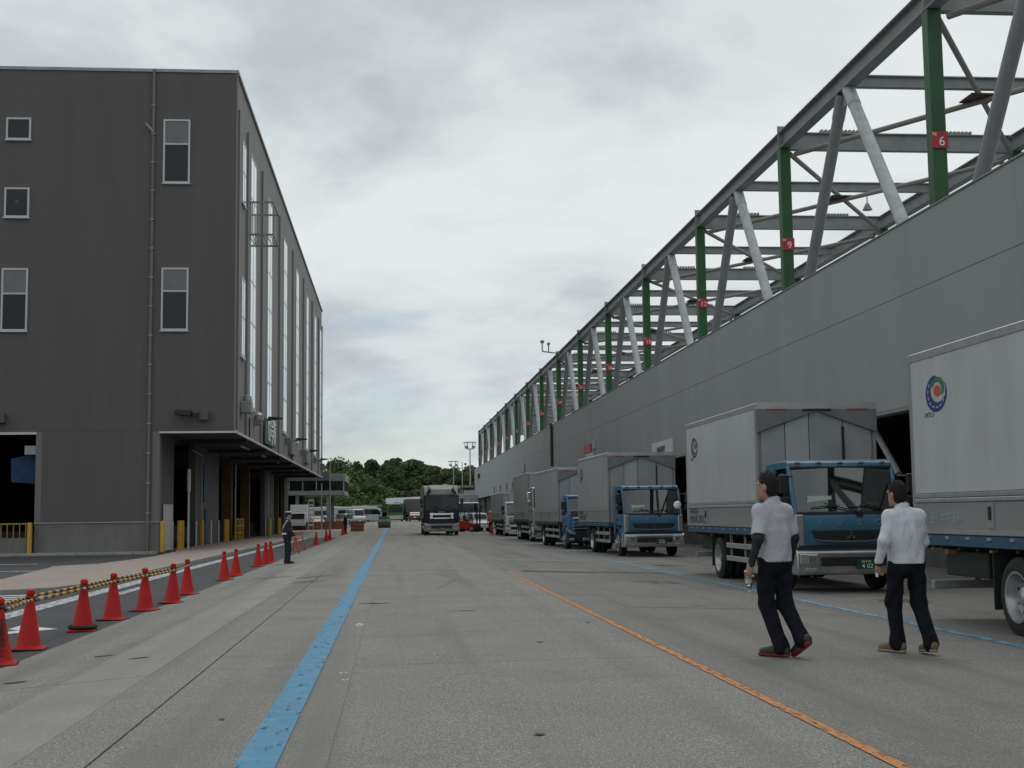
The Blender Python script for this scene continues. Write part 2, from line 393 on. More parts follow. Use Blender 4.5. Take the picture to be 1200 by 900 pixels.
def text_mesh(s, size=1.0, depth=0.004, spacing=1.0):
    cu_ = bpy.data.curves.new('lettering', 'FONT'); cu_.body = s; cu_.size = size; cu_.extrude = depth
    cu_.align_x = 'CENTER'; cu_.align_y = 'CENTER'; cu_.resolution_u = 3; cu_.space_character = spacing
    ob = bpy.data.objects.new('lettering', cu_); COL.objects.link(ob)
    me = bpy.data.meshes.new_from_object(ob.evaluated_get(bpy.context.evaluated_depsgraph_get()))
    bpy.data.objects.remove(ob); bpy.data.curves.remove(cu_)
    return me
FACE_NY = (R_(90), 0, 0)                 # lettering that faces -Y
FACE_NX = (R_(90), 0, R_(-90))           # lettering that faces -X
FACE_PX = (R_(90), 0, R_(90))

PX = [-60, -11.4, -9, -4.25, -3.05, -1.75, 2.7, 6.75, 13, 60]
PZ = [-0.42, -0.345, -0.33, -0.24, -0.14, -0.04, 0.0, -0.14, -0.22, -0.3]
def gz(x, y=0.0):
    t = min(1, max(0, (y-112)/100)); t = t*t*(3-2*t)
    return float(np.interp(x, PX, PZ))+0.42*t
def sheet(xs, ys, dz=0.0, flat=None):
    g = MB(); n = len(xs)
    g.v = [(x, y, (gz(x, y) if flat is None else flat)+dz) for y in ys for x in xs]
    g.f = [(j*n+i, j*n+i+1, (j+1)*n+i+1, (j+1)*n+i) for j in range(len(ys)-1) for i in range(n-1)]
    return g
def strip(x0, x1, y0, y1, dz=0.005, step=6.0, x0b=None, x1b=None):
    k = max(1, int(abs(y1-y0)/step)); g = MB(); xa = 0 if x0b is None else x0b-x0; xb = 0 if x1b is None else x1b-x1
    xs_all = []
    for i in range(k+1):
        t = i/k; y = y0+(y1-y0)*t; a, b = x0+xa*t, x1+xb*t
        cuts = [a]+[p for p in PX if a+1e-4 < p < b-1e-4]+[b]
        xs_all.append([(x, y, gz(x, y)+dz) for x in cuts])
    m = len(xs_all[0])
    for row in xs_all: g.v += row if len(row) == m else [row[0]]*(m-1)+[row[-1]]
    g.f = [(j*m+i, j*m+i+1, (j+1)*m+i+1, (j+1)*m+i) for j in range(k) for i in range(m-1)]
    return g

# ------------------------------------------------------------------ ground
gys = [-300, -60, 0, 112]+[112+10*i for i in range(1, 11)]+[260, 400, 900, 3500]
gg = MB(); gxs = [-2500, -300, -60, 60, 300, 2500]
gg.v = [(x, y, -0.75+gz(0, y)) for y in gys for x in gxs]
gg.f = [(j*6+i, j*6+i+1, (j+1)*6+i+1, (j+1)*6+i) for j in range(len(gys)-1) for i in range(5)]
struct('ground', gg, 'ground')
far_y = [102.6]+[112+8*i for i in range(13)]+[230, 262]
struct('yard_pavement', sheet([-60, -11.4, -9, -4.25, -3.05, -1.75, 2.7, 6.75, 13, 60], far_y), 'concrete')
near_y = [-40, 102.6]
struct('asphalt_lane', sheet([-60, -11.4, -9, -4.25], near_y), 'asphalt')
apron = struct('concrete_apron', sheet([-4.25, -3.05, -1.75, 2.7, 6.75, 13.0], near_y, dz=-0.03), 'joint')
cols = [(-4.25, -3.05, 'concrete_dark'), (-3.05, -1.75, 'concrete_smooth'), (-1.75, 2.7, 'concrete'), (2.7, 6.75, 'concrete'), (6.75, 13.0, 'concrete_dark')]
cols = [(-4.25, -3.05, 'concrete'), (-3.05, -2.25, 'concrete_smooth'), (-2.25, -1.75, 'concrete'), (-1.75, 2.7, 'concrete'), (2.7, 6.75, 'concrete_dark'), (6.75, 13.0, 'concrete_dark')]
rows = [-10, 2.6, 12.6, 22.6, 32.6, 42.6, 52.6, 62.6, 72.6, 82.6, 92.6, 102.6]
for ci, (xa, xb, mm) in enumerate(cols):
    for ri in range(len(rows)-1):
        ya, yb = rows[ri], rows[ri+1]
        gl = 0.0 if ci in (0,) else (0.009 if ci == 3 and ya < 32 else 0.0015)
        gr = 0.009 if (ci == 2 and ya < 32) else 0.0015
        gy = 0.004 if ri % 2 else 0.007
        s = MB(); a, b = xa+gl, xb-gr
        za, zb = gz(a), gz(b)
        zo = random.uniform(-0.0015, 0.0015)
        s.v = [(a, ya+gy, za+zo), (b, ya+gy, zb+zo), (b, yb-gy, zb+zo), (a, yb-gy, za+zo)]+[(a, ya+gy, za-.028), (b, ya+gy, zb-.028), (b, yb-gy, zb-.028), (a, yb-gy, za-.028)]
        s.f = [(0, 1, 2, 3), (4, 7, 6, 5), (0, 4, 5, 1), (1, 5, 6, 2), (2, 6, 7, 3), (3, 7, 4, 0)]
        part('concrete_slab', s, mm, apron)
# painted lines on the apron
part('painted_line', strip(-0.90, -0.665, -8, 232, 0.006), 'paint_blue', apron)
part('painted_line', strip(6.70, 6.86, -8, 100, 0.006), 'paint_blue_worn', apron)
part('painted_line', strip(2.64, 2.725, -8, 31.5, 0.006), 'paint_orange', apron)
part('painted_line', strip(2.63, 2.73, 31.5, 70, 0.006), 'paint_orange_faint', apron)
part('painted_line', strip(-0.3, 3.0, 33.7, 34.0, 0.006, 0.3), 'paint_blue_faint', apron)
part('painted_line', strip(3.1, 8.6, 40.6, 40.8, 0.006, 0.2), 'paint_white_worn', apron)
part('crack_line', strip(2.731, 2.737, -8, 31.5, 0.004, 4), 'tar', apron)
part('patch', strip(3.4, 6.3, 19.5, 23.5, 0.0035, 4), 'concrete_dark', apron)
part('patch', strip(-0.64, -0.38, 5, 24, 0.0035, 4), 'concrete_mid', apron)
def blob(cx, cy, rx, ry, n=16, dz=0.007, seed=0):
    rr = random.Random(seed); g = MB(); g.v = [(cx, cy, gz(cx, cy)+dz)]
    for i in range(n):
        t = 2*math.pi*i/n; k = rr.uniform(0.6, 1.1); x, y = cx+rx*k*math.cos(t), cy+ry*k*math.sin(t); g.v.append((x, y, gz(x, y)+dz))
    g.f = [(0, 1+i, 1+(i+1) % n) for i in range(n)]; return g
part('patch', strip(3.05, 4.9, 31.6, 32.35, 0.006, 0.4), 'tar', apron)
part('patch', strip(5.0, 6.6, 32.1, 32.5, 0.006, 0.4), 'tar', apron)
for i, (cx, cy, rx, ry, mm) in enumerate([(-1.9, 31.6, .5, .12, 'tar'), (-3.0, 33.4, .6, .1, 'tar'), (-0.35, 21.3, .25, .09, 'tar'), (-3.6, 13.2, .14, .06, 'tar'), (-3.2, 15.2, .13, .06, 'tar'),
        (-2.7, 14.5, .12, .05, 'tar'), (1.55, 14.3, .04, .05, 'tar'), (0.9, 8.4, .05, .05, 'tar'), (-0.45, 12.0, .05, .08, 'chalk'), (-0.42, 11.5, .04, .06, 'chalk'), (-0.45, 17.2, .06, .25, 'chalk'),
        (2.0, 23.6, .07, .09, 'chalk'), (2.4, 16.6, .04, .06, 'tar'), (-1.2, 9.5, .03, .03, 'tar'), (4.6, 20.0, .06, .06, 'tar'), (1.0, 19.2, .22, .05, 'tar'), (-1.9, 29.2, .5, .1, 'tar')]):
    part('patch', blob(cx, cy, rx, ry, seed=i), mm, apron)
def crack(pts, wd, seed):
    rr = random.Random(seed); g = MB(); out_ = []
    for (xa, ya), (xb, yb) in zip(pts[:-1], pts[1:]):
        n_ = max(2, int(math.hypot(xb-xa, yb-ya)/0.25))
        for i in range(n_): out_.append((xa+(xb-xa)*i/n_+rr.uniform(-.04, .04), ya+(yb-ya)*i/n_+rr.uniform(-.05, .05)))
    for i, (px, py) in enumerate(out_):
        wv = wd*rr.uniform(0.4, 1.3); g.v += [(px-wv, py-wv*0.4, gz(px, py)+0.0045), (px+wv, py+wv*0.4, gz(px, py)+0.0045)]
    g.f = [(2*i, 2*i+1, 2*i+3, 2*i+2) for i in range(len(out_)-1)]; return g
for i, (pts, wd) in enumerate([([(0.8, 25.0), (1.3, 28.4), (0.9, 32.0)], .008), ([(-3.9, 9.0), (-3.4, 11.2), (-3.6, 12.6)], .004)]):
    part('crack', crack(pts, wd, i), 'tar', apron)
for i, (cx, cy, rx, ry) in enumerate([(5.4, 27.5, .5, .9), (7.9, 37.5, .6, 1.0), (8.4, 21.6, .5, .7)]):
    part('oil_stain', blob(cx, cy, rx, ry, 22, 0.0042, 50+i), 'oil', apron)
# lane markings on the asphalt
lane = bpy.data.objects['asphalt_lane']
part('painted_line', strip(-6.85, -6.42, 5, 102, 0.006), 'paint_white_worn', lane)
tri = MB(); tri.v = [(x, y, gz(x, y)+0.006) for x, y in [(-5.75, 19.4), (-4.95, 20.3), (-5.75, 21.3), (-5.75, 20.6), (-5.5, 20.3), (-5.75, 20.0)]]; tri.f = [(0, 1, 4, 5), (1, 2, 3, 4)]
part('painted_arrow', tri, 'paint_white', lane)
part('painted_line', strip(-6.1, -5.85, 29.5, 32.5, 0.006), 'paint_white_worn', lane)
for k in range(4): part('painted_line', strip(-9.3, -7.6, 28.2+k*0.75, 28.55+k*0.75, 0.006, .3), 'paint_white', lane)
part('painted_line', strip(-16.5, -13.7, 52.7, 53.2, 0.006, .3), 'paint_white_worn', lane)
part('painted_line', strip(-14.5, -11.3, 45.5, 45.9, 0.006, .3), 'paint_white_worn', lane)
part('painted_line', strip(-11.4, -11.0, 49.5, 58, 0.006, 3, -10.8, -10.4), 'paint_white_worn', lane)
# paver footway
poly = [(-7.55, 101), (-7.55, 34), (-8.0, 32.4), (-9.0, 31.5), (-10.3, 33.0), (-10.7, 37.6), (-11.7, 47.3), (-10.3, 49.5), (-9.95, 57), (-10.3, 64.6), (-11.3, 70), (-11.3, 101)]
fw = MB(); n = len(poly)
fw.v = [(x, y, gz(x, y)+0.09) for x, y in poly]+[(x, y, gz(x, y)-0.2) for x, y in poly]
fw.f = [tuple(range(n))]+[(i, (i+1) % n, n+(i+1) % n, n+i) for i in range(n)]
foot = struct('paved_footway', fw, 'pavers')
def kerb_run(parent, pts, wdt=0.15, h=0.10, ln=1.2):
    for (xa, ya), (xb, yb) in zip(pts[:-1], pts[1:]):
        d = math.hypot(xb-xa, yb-ya); k = max(1, round(d/ln)); ang = math.atan2(yb-ya, xb-xa)
        me = B(-d/k/2+0.006, d/k/2-0.006, -wdt/2, wdt/2, -0.2, h, b=0.012).mesh('kerb_stone')
        for i in range(k):
            t = (i+0.5)/k; x, y = xa+(xb-xa)*t, ya+(yb-ya)*t
            part('kerb_stone', me, 'kerb', parent, (x, y, gz(x, y)), (0, 0, ang))
kerb_run(foot, [(-7.47, 100), (-7.47, 34), (-7.95, 32.35), (-8.98, 31.42), (-10.35, 32.95), (-10.78, 37.6)])
kerb_run(foot, [(-11.75, 47.25), (-10.35, 49.42), (-10.02, 57), (-10.36, 64.5)])
kerb_run(lane, [(-24, 65.0), (-11.5, 65.0)], h=0.12, ln=0.9)
part('pavement_strip', B(-24, -11.4, 65.09, 66.05, -0.6, -0.345+0.11), 'kerb', lane)
# ------------------------------------------------------------------ dark grey warehouse (left)
YF, XR, XG, YE = 66.0, -7.8, -11.4, 145.0     # front plane, upper right face, recessed dock face, far end
ZS, ZT, ZB = 5.6, 23.7, -0.5
wh = thing('warehouse', 'tall dark grey panel clad warehouse with overhanging upper floors above loading docks', 'warehouse', (-26, 105, ZB))
def wp(name, g, m, parent=None, **k):
    """part of the warehouse given in world coordinates"""
    o = part(name, g, m, parent or wh, **k)
    if parent is None:
        l = Vector(k.get('loc') or (0, 0, 0)); o.location = l-Vector((-26, 105, ZB))
    return o
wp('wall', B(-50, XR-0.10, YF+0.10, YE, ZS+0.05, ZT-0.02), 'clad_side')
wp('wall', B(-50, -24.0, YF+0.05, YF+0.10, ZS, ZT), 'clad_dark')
# front cladding panels, tier by tier, leaving the gate opening free
tiers = [(1.22, ZS), (ZS, 9.88), (9.88, 13.86), (13.86, 17.89), (17.89, 22.06), (22.06, ZT)]
pw = 0.66; nc = 25
pmesh = {}
for t, (za, zb) in enumerate(tiers):
    for c in range(nc):
        xb = XR-c*pw; xa = xb-pw
        if t == 0 and (xb > XG+0.05 or xa < -17.35): continue
        key = (t, (c*7+t*3) % 5 < 2)
        if key not in pmesh:
            pmesh[key] = B(0.006, pw-0.006, 0.0, 0.095, 0.006, zb-za-0.006, b=0.003).mesh('cladding_panel')
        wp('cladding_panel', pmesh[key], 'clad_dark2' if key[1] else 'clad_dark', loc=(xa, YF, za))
wp('seam_backing', B(-24.3, XR-0.02, YF+0.006, YF+0.099, ZS+0.06, ZT-0.05), 'seam')
wp('seam_backing', B(-17.32, XG-0.03, YF+0.006, YF+0.099, 1.2, ZS), 'seam')
wp('corner_trim', B(XR-0.06, XR+0.01, YF-0.01, YF+0.09, ZS+0.004, ZT-0.004), 'clad_side')
wp('roof_cap', B(-50, XR+0.05, YF-0.06, YE, ZT, ZT+0.16), 'alu_dull')
wp('soffit_trim', B(XG-0.05, XR+0.03, YF-0.05, YF+0.02, ZS-0.1, ZS-0.002), 'alu')
wp('soffit_trim', B(XR-0.02, XR+0.06, YF+0.02, YE, ZS-0.1, ZS+0.03), 'alu')
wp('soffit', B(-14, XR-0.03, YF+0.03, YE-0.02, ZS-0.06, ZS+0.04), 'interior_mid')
wp('gate_lintel', B(-24, -17.3, YF-0.04, YF+0.03, ZS-0.12, ZS-0.003), 'alu')
# ground floor walls
wp('plinth', B(-17.3, XG, YF-0.03, YF+0.4, ZB, 1.16), 'plinth')
wp('plinth_cap', B(-17.32, XG+0.03, YF-0.08, YF+0.35, 1.163, 1.217), 'alu_dull')
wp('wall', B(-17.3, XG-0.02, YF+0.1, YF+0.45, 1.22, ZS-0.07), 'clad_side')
for ya, yb in [(YF+0.45, 70.2), (77.7, 88.0), (119.0, 128.0), (140.0, YE)]:
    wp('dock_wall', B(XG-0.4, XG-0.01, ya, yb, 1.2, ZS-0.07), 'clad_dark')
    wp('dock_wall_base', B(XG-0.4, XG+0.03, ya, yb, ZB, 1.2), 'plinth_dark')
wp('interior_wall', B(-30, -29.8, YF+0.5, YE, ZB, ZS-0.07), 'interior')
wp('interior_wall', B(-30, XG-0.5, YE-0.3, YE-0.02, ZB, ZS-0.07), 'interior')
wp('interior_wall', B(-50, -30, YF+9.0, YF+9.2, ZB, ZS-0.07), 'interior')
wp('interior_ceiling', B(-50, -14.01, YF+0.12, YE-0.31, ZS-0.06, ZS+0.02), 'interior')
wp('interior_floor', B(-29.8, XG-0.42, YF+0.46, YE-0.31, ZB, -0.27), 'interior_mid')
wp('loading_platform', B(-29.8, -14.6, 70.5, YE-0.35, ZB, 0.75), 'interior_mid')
for y in (95.5, 107.0, 133.5):
    wp('dock_column', B(XG-0.75, XG-0.05, y-0.35, y+0.35, ZB, ZS-0.07), 'brown_steel')
wp('wall', B(-50, -24, YF+0.1, YF+0.4, ZB, ZS), 'clad_dark')
# doors in the dock walls
def flat_door(y, w_, h, m, base=-0.25):
    d = wp('door', B(XG+0.03, XG+0.075, y, y+w_, base, base+h, b=0.006), m)
    part('handle', B(XG+0.075, XG+0.12, y+0.08, y+0.14, base+0.95, base+1.1), 'alu', d)
flat_door(66.9, 2.7, 2.3, 'door_grey')
flat_door(81.5, 1.0, 2.1, 'blue_door')
flat_door(122.0, 1.0, 2.1, 'blue_door')
wp('shutter_strip', B(XG, XG+0.06, 80.8, 82.7, 2.3, 4.5), 'blue_door')
for y in (69.7, 77.9, 84.2, 87.8, 119.2, 124.4): wp('guard_plate', B(XG+0.03, XG+0.06, y-0.22, y+0.22, ZB, 1.18), 'door_grey')
for y in (96.2, 120.9): wp('downpipe', MB().tube((XG+0.1, y, -0.3), (XG+0.1, y, 5.2), 0.05), 'alu')
wp('wall_duct', MB().pipe([(XG+0.1, 79.5, 1.3), (XG+0.1, 79.5, 5.0), (XG+0.1, 76.0, 5.15)], 0.045), 'alu_dull')
for y0 in (78.5, 91, 103, 115):
    for k in range(3): wp('tube_lamp', B(-8.95, -8.83, y0+k*1.7, y0+k*1.7+1.2, ZS-0.15, ZS-0.062), 'tube_lamp')
for k in range(7): wp('soffit_beam', B(XG+0.05, XR-0.1, 72+k*10.5, 72.25+k*10.5, ZS-0.3, ZS-0.065), 'interior_mid')
# downpipe on the front, with spout and brackets
dp = wp('downpipe', MB().tube((-11.93, YF-0.12, -0.3), (-11.93, YF-0.12, ZT+0.1), 0.07, n=12), 'plinth')
for z in np.arange(1.6, 23, 1.45): wp('pipe_bracket', B(-12.03, -11.83, YF-0.21, YF-0.001, z, z+0.05), 'alu_dull')
wp('spout', MB().tube((-11.95, YF-0.12, 20.6), (-12.3, YF-0.3, 20.95), 0.08, n=10), 'alu_dull')
# front windows
def front_window(x0, x1, z0, z1, split):
    f = MB(); t = 0.09; ya, yb = YF-0.07, YF+0.03
    f.box(x0, x1, ya, yb, z0, z0+t).box(x0, x1, ya, yb, z1-t, z1).box(x0, x0+t, ya, yb, z0+t, z1-t).box(x1-t, x1, ya, yb, z0+t, z1-t)
    if split: f.box(x0+t, x1-t, ya+0.01, yb, split-0.04, split+0.04)
    w_ = wp('window', f, 'frame_white')
    part('sill', B(x0-0.04, x1+0.04, YF-0.13, YF-0.001, z0-0.06, z0-0.002), 'frame_white', w_)
    if split:
        part('pane', B(x0+t, x1-t, YF-0.035, YF-0.02, split+0.04, z1-t), 'pane_frost', w_)
        part('pane', B(x0+t, x1-t, YF-0.03, YF-0.015, z0+t, split-0.04), 'pane_dark', w_)
    else: part('pane', B(x0+t, x1-t, YF-0.03, YF-0.015, z0+t, z1-t), 'pane_dark', w_)
    return w_
front_window(-11.45, -10.13, 18.0, 21.26, 20.0); front_window(-11.45, -10.13, 10.58, 13.72, 12.55)
front_window(-19.13, -17.87, 10.55, 13.66, 12.4)
front_window(-19.1, -17.9, 20.12, 21.24, None); w3 = front_window(-19.1, -17.9, 16.2, 17.7, None)
part('marker', MB().prism([(-18.6, 17.05), (-18.42, 17.05), (-18.51, 16.9)], 'y', YF-0.04, YF-0.031), 'timber', w3)
# side windows: tall strips of lights
def strip_window(y0, y1, z0, z1, nz):
    f = MB(); t = 0.16; xa, xb = XR-0.12, XR+0.03
    f.box(xa, xb, y0, y0+t, z0, z1).box(xa, xb, y1-t, y1, z0, z1).box(xa, xb, (y0+y1)/2-0.09, (y0+y1)/2+0.09, z0, z1)
    f.box(xa, xb+0.03, y0-0.05, y1+0.05, z0-0.12, z0).box(xa, xb, y0, y1, z1, z1+0.1)
    zs = np.linspace(z0, z1, nz+1)
    for z in zs[1:-1]: f.box(xa, xb-0.01, y0+t, y1-t, z-0.07, z+0.07)
    w_ = wp('window', f, 'frame_white')
    for a, b in zip(zs[:-1], zs[1:]):
        for ya, yb in ((y0+t, (y0+y1)/2-0.09), ((y0+y1)/2+0.09, y1-t)):
            part('pane', B(XR-0.03, XR+0.024, ya, yb, a+0.07, b-0.07), 'pane_bright', w_)
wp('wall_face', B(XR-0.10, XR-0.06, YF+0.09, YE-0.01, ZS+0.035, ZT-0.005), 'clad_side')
for a, b in ((17.7, 20.85), (9.65, 13.65)): strip_window(68.3, 69.9, a, b, 2)
strip_window(72.3, 75.2, 7.35, 21.2, 6)
for y in (83, 95, 107, 119.5, 131.5, 141): strip_window(y-0.8, y+2.1, 7.35, 21.2, 6)
fins = [78.6, 90.6, 102.6, 114.8, 127, 138]
for y in [70.6]+fins: wp('fin', B(XR-0.08, XR+0.07, y, y+0.5, ZS+0.04, 22.0), 'clad_side')
for y in (66.9, 144.6): wp('fin', B(XR-0.08, XR+0.06, y-0.3, y+0.3, ZS+0.04, 22.0), 'clad_side')
# balcony cage
bal = MB(); x0, x1, y0, y1, z0, z1 = XR, XR+1.25, 72.2, 75.3, 16.75, 18.55
for x in (x0+0.1, x1):
    for y in (y0, y1): bal.box(x-0.03, x+0.03, y-0.03, y+0.03, z0, z1)
for z in (z0, z1):
    bal.box(x0, x1, y0-0.035, y0+0.035, z-0.05, z+0.05).box(x0, x1, y1-0.035, y1+0.035, z-0.05, z+0.05).box(x1-0.035, x1+0.035, y0, y1, z-0.05, z+0.05)
for k in range(1, 6): bal.box(x0+k*0.2, x0+k*0.2+0.02, y0-0.01, y0+0.01, z0, z1)
bo = wp('balcony', bal, 'steel_grey')
for k in range(6): part('grating_bar', B(x0+0.08+k*0.2, x0+0.11+k*0.2, y0, y1, z0-0.03, z0+0.01), 'steel_grey', bo)
# wall lamps and other fittings
def lamp_front(x, z):
    o = wp('wall_lamp', MB().box(x+0.4, x+0.85, YF-0.35, YF-0.001, z-0.22, z+0.25, b=0.02).box(x-0.1, x+0.42, YF-0.55, YF-0.2, z+0.1, z+0.22), 'clad_dark')
    part('lamp_head', MB().prism([(x-0.75, z+0.02), (x+0.05, z-0.06), (x+0.1, z+0.22), (x-0.7, z+0.26)], 'y', YF-0.75, YF-0.2, bev=0.03), 'black', o)
lamp_front(-9.9, 6.35); lamp_front(-19.6, 6.25)
def lamp_side(y, z):
    o = wp('wall_lamp', MB().box(XR-0.05, XR+0.35, y-0.2, y+0.2, z-0.25, z+0.25, b=0.02).tube((XR+0.3, y, z), (XR+0.9, y, z+0.1), 0.05), 'clad_side')
    part('lamp_head', MB().prism([(XR+0.7, z+0.02), (XR+1.5, z+0.12), (XR+1.53, z+0.18), (XR+0.75, z+0.24)], 'y', y-0.28, y+0.28, bev=0.02), 'black', o)
for y, z in ((75.5, 6.75), (97, 6.8), (113, 6.75), (129, 6.7), (143.5, 6.7)): lamp_side(y, z)
wp('camera_box', MB().box(XR-0.05, XR+0.5, 68.6, 69.6, 6.7, 7.3, b=0.03).lathe([(0.01, 0.35), (0.2, 0.3), (0.25, 0.05), (0.22, 0)], (XR+0.25, 69.1, 7.3), n=14), 'alu_dull')
wp('dome_camera', MB().lathe([(0.02, -.2), (0.18, -.12), (0.22, 0.1), (0.1, 0.25)], (XR+0.5, 72.4, 6.75), n=14), 'alu')
wp('conduit', B(XR-0.01, XR+0.06, 72.3, 72.45, ZS+0.03, 6.7), 'black')
for y in (99.5, 116.5): wp('wall_box', B(XR-0.05, XR+0.25, y, y+4, 6.0, 7.1, b=0.03), 'clad_side')
sg = wp('building_sign', B(XR+0.11, XR+0.2, 79.5, 87.0, 5.75, 7.25), 'sign_green', label='green sign board with white characters on the warehouse side')
part('lettering', text_mesh('12号棟', 1.75, 0.02), 'white', sg, (XR+0.225, 83.3, 6.5), FACE_PX)
# things hanging in the gate
single('blue_tarpaulin', MB().prism([(-18.7, 3.2), (-17.5, 3.1), (-17.45, 4.5), (-18.0, 4.5), (-18.75, 4.35)], 'y', YF+0.9, YF+1.05, bev=0.03), 'blue_cloth', 'blue tarpaulin hanging inside the dark warehouse gate', 'tarpaulin')
single('machine_box', B(-17.9, -17.32, YF+0.15, YF+0.5, 4.5, 4.95, b=0.02), 'alu_dull', 'small pale box fixed high beside the dark warehouse gate', 'box')
# yellow gate rail with slats and bollards
rl = thing('yellow_railing', 'yellow tube railing with upright bars across the open warehouse gate', 'railing', (-19.8, YF-0.15, -0.25))
for z in (1.42, 0.35): part('rail', B(-2.6, 2.25, -0.03, 0.03, z-0.035, z+0.035), 'yellow_dull', rl)
ub = B(-0.02, 0.02, -0.02, 0.02, 0.39, 1.38).mesh('bar')
for k in range(17): part('bar', ub, 'yellow_dull', rl, (-2.5+k*0.29, 0, 0))
for x in (-2.5, -0.1, 0.75): part('post', B(x-0.05, x+0.05, -0.05, 0.05, 0, 1.47), 'yellow_dull', rl)
part('brace', MB().tube((-0.1, -0.06, 1.0), (-0.9, -0.5, 0.03), 0.03).tube((0.75, -0.06, 1.0), (0.1, -0.5, 0.03), 0.03), 'yellow_dull', rl)
part('board', B(0.85, 2.2, -0.06, -0.035, 0.02, 0.75), 'plinth', rl)
bprof = [(0.115, 0), (0.115, 1.42), (0.105, 1.47), (0.06, 1.5)]
bmesh_ = MB().lathe(bprof, n=14).mesh('safety_bollard'); setmat(bmesh_, 'yellow')
def bollard(x, y, label, group=None):
    o = bpy.data.objects.new('safety_bollard', bmesh_); COL.objects.link(o); o.location = (x, y, gz(x, y)+0.08)
    o['label'] = label; o['category'] = 'bollard'
    if group: o['group'] = group
bollard(-17.45, YF-0.25, 'yellow bollard at the end of the yellow gate railing')
bollard(-11.2, 65.85, 'yellow bollard on the corner of the concrete plinth by the white door')
for y, l in ((69.6, 'yellow bollard beside the slim white post at the first dock'), (70.5, 'yellow bollard at the edge of the first dark dock opening'),
             (77.6, 'yellow bollard between the first dock opening and the blue door'), (88.2, 'yellow bollard just past the blue dock door'),
             (89.4, 'yellow bollard before the second dock opening, past the blue door')):
    bollard(-11.0, y, l)
for y in (119.0, 128.3, 130): bollard(-11.0, y, 'yellow bollard at a farther dock of the warehouse', 'bollards at the farther docks')
single('white_post', MB().tube((0, 0, -0.02), (0, 0, 3.9), 0.055, n=10).tube((0, 0, 3.0), (0, 0, 4.15), 0.10, n=10), 'off_white', 'slim white post standing beside the first loading dock', 'post', (-10.7, 70.6, gz(-10.7)+0.09))
yr = thing('dock_barrier', 'yellow steel barrier frame in front of a dark loading dock', 'barrier', (-11.05, 94.5, gz(-11)+0.09))
for y in (0, 2.2, 4.2): part('post', B(-0.08, 0.08, y-0.08, y+0.08, 0, 1.55), 'yellow', yr)
for z in (0.5, 1.0, 1.45): part('rail', B(-0.04, 0.04, 0.08, 4.12, z-0.05, z+0.05), 'yellow_dull', yr)

# ------------------------------------------------------------------ market hall with open steel roof truss (right)
XH = 12.95; SP = 12.15; Y0 = 30.1
hall = thing('market_hall', 'long pale grey market hall with open steel truss on its roof', 'market hall', (30, 110, -0.3))
HO = Vector((30, 110, -0.3))
def hp(name, g, m, parent=None, loc=None, rot=None, **k):
    o = part(name, g, m, parent or hall, rot=rot, **k)
    l = Vector(loc or (0, 0, 0)); o.location = l-HO if parent is None else l
    return o
# wall panels in two tiers
pm = {}
pan_w = SP/3
yk = Y0-3*SP
i = 0
while yk < 213.5:
    for t, (za, zb) in enumerate(((3.95, 6.8), (6.8, 8.62))):
        L_ = min(pan_w, 213.9-yk)
        key = (t, round(L_, 2), (i*5+t*2) % 7 < 3)
        if key not in pm: pm[key] = B(0, 0.12, 0.003, L_-0.003, 0.006, zb-za-0.006, b=0.003).mesh('wall_panel')
        hp('wall_panel', pm[key], 'grey_panel2' if key[2] else 'grey_panel', loc=(XH, yk, za))
    yk += pan_w; i += 1
hp('panel_backing', B(XH+0.085, XH+0.3, Y0-3*SP, 213.8, 4.0, 8.6), 'steel_grey')
hp('wall_cap', B(XH-0.03, XH+0.36, Y0-3*SP, 213.95, 8.622, 8.66), 'steel_grey')
hp('base_trim', B(XH-0.02, XH+0.36, Y0-3*SP, 213.95, 3.86, 3.945), 'alu_dull')
hp('flat_roof', B(XH+0.3, 46, Y0-3*SP, 213.8, 8.1, 8.35), 'roof_grey')
hp('end_wall', B(XH+0.3, 46, 213.4, 213.8, -0.3, 8.1), 'grey_panel')
hp('interior_wall', B(27, 27.3, Y0-3*SP, 213.3, -0.3, 8.05), 'interior')
hp('interior_wall', B(XH+0.4, 26.9, Y0-3*SP, Y0-3*SP+0.3, -0.3, 8.05), 'interior')
hp('dock_platform', B(14.6, 26.9, Y0-3*SP+0.4, 213.3, -0.3, 0.75), 'plinth_dark')
hp('interior_floor', B(XH, 14.55, Y0-3*SP+0.4, 213.3, -0.35, gz(13)+0.003), 'concrete_dark')
hp('ceiling_beam', B(XH+0.35, 27, Y0-3*SP+0.4, 213.3, 4.6, 4.8), 'interior')
cb = B(-0.2, 0.2, -0.2, 0.2, -0.3, 3.85).mesh('dock_post')
br = MB().tube((0, 0, 3.8), (0, -1.7, 2.2), 0.07).mesh('knee_brace')
for k in range(-3, 16):
    y = Y0+k*SP
    if y < 213: hp('dock_post', cb, 'steel_grey', loc=(XH+0.45, y, 0))
hp('knee_brace', MB().tube((XH+0.5, 36.4, 3.85), (XH+0.5, 34.4, 2.3), 0.09), 'steel_grey')
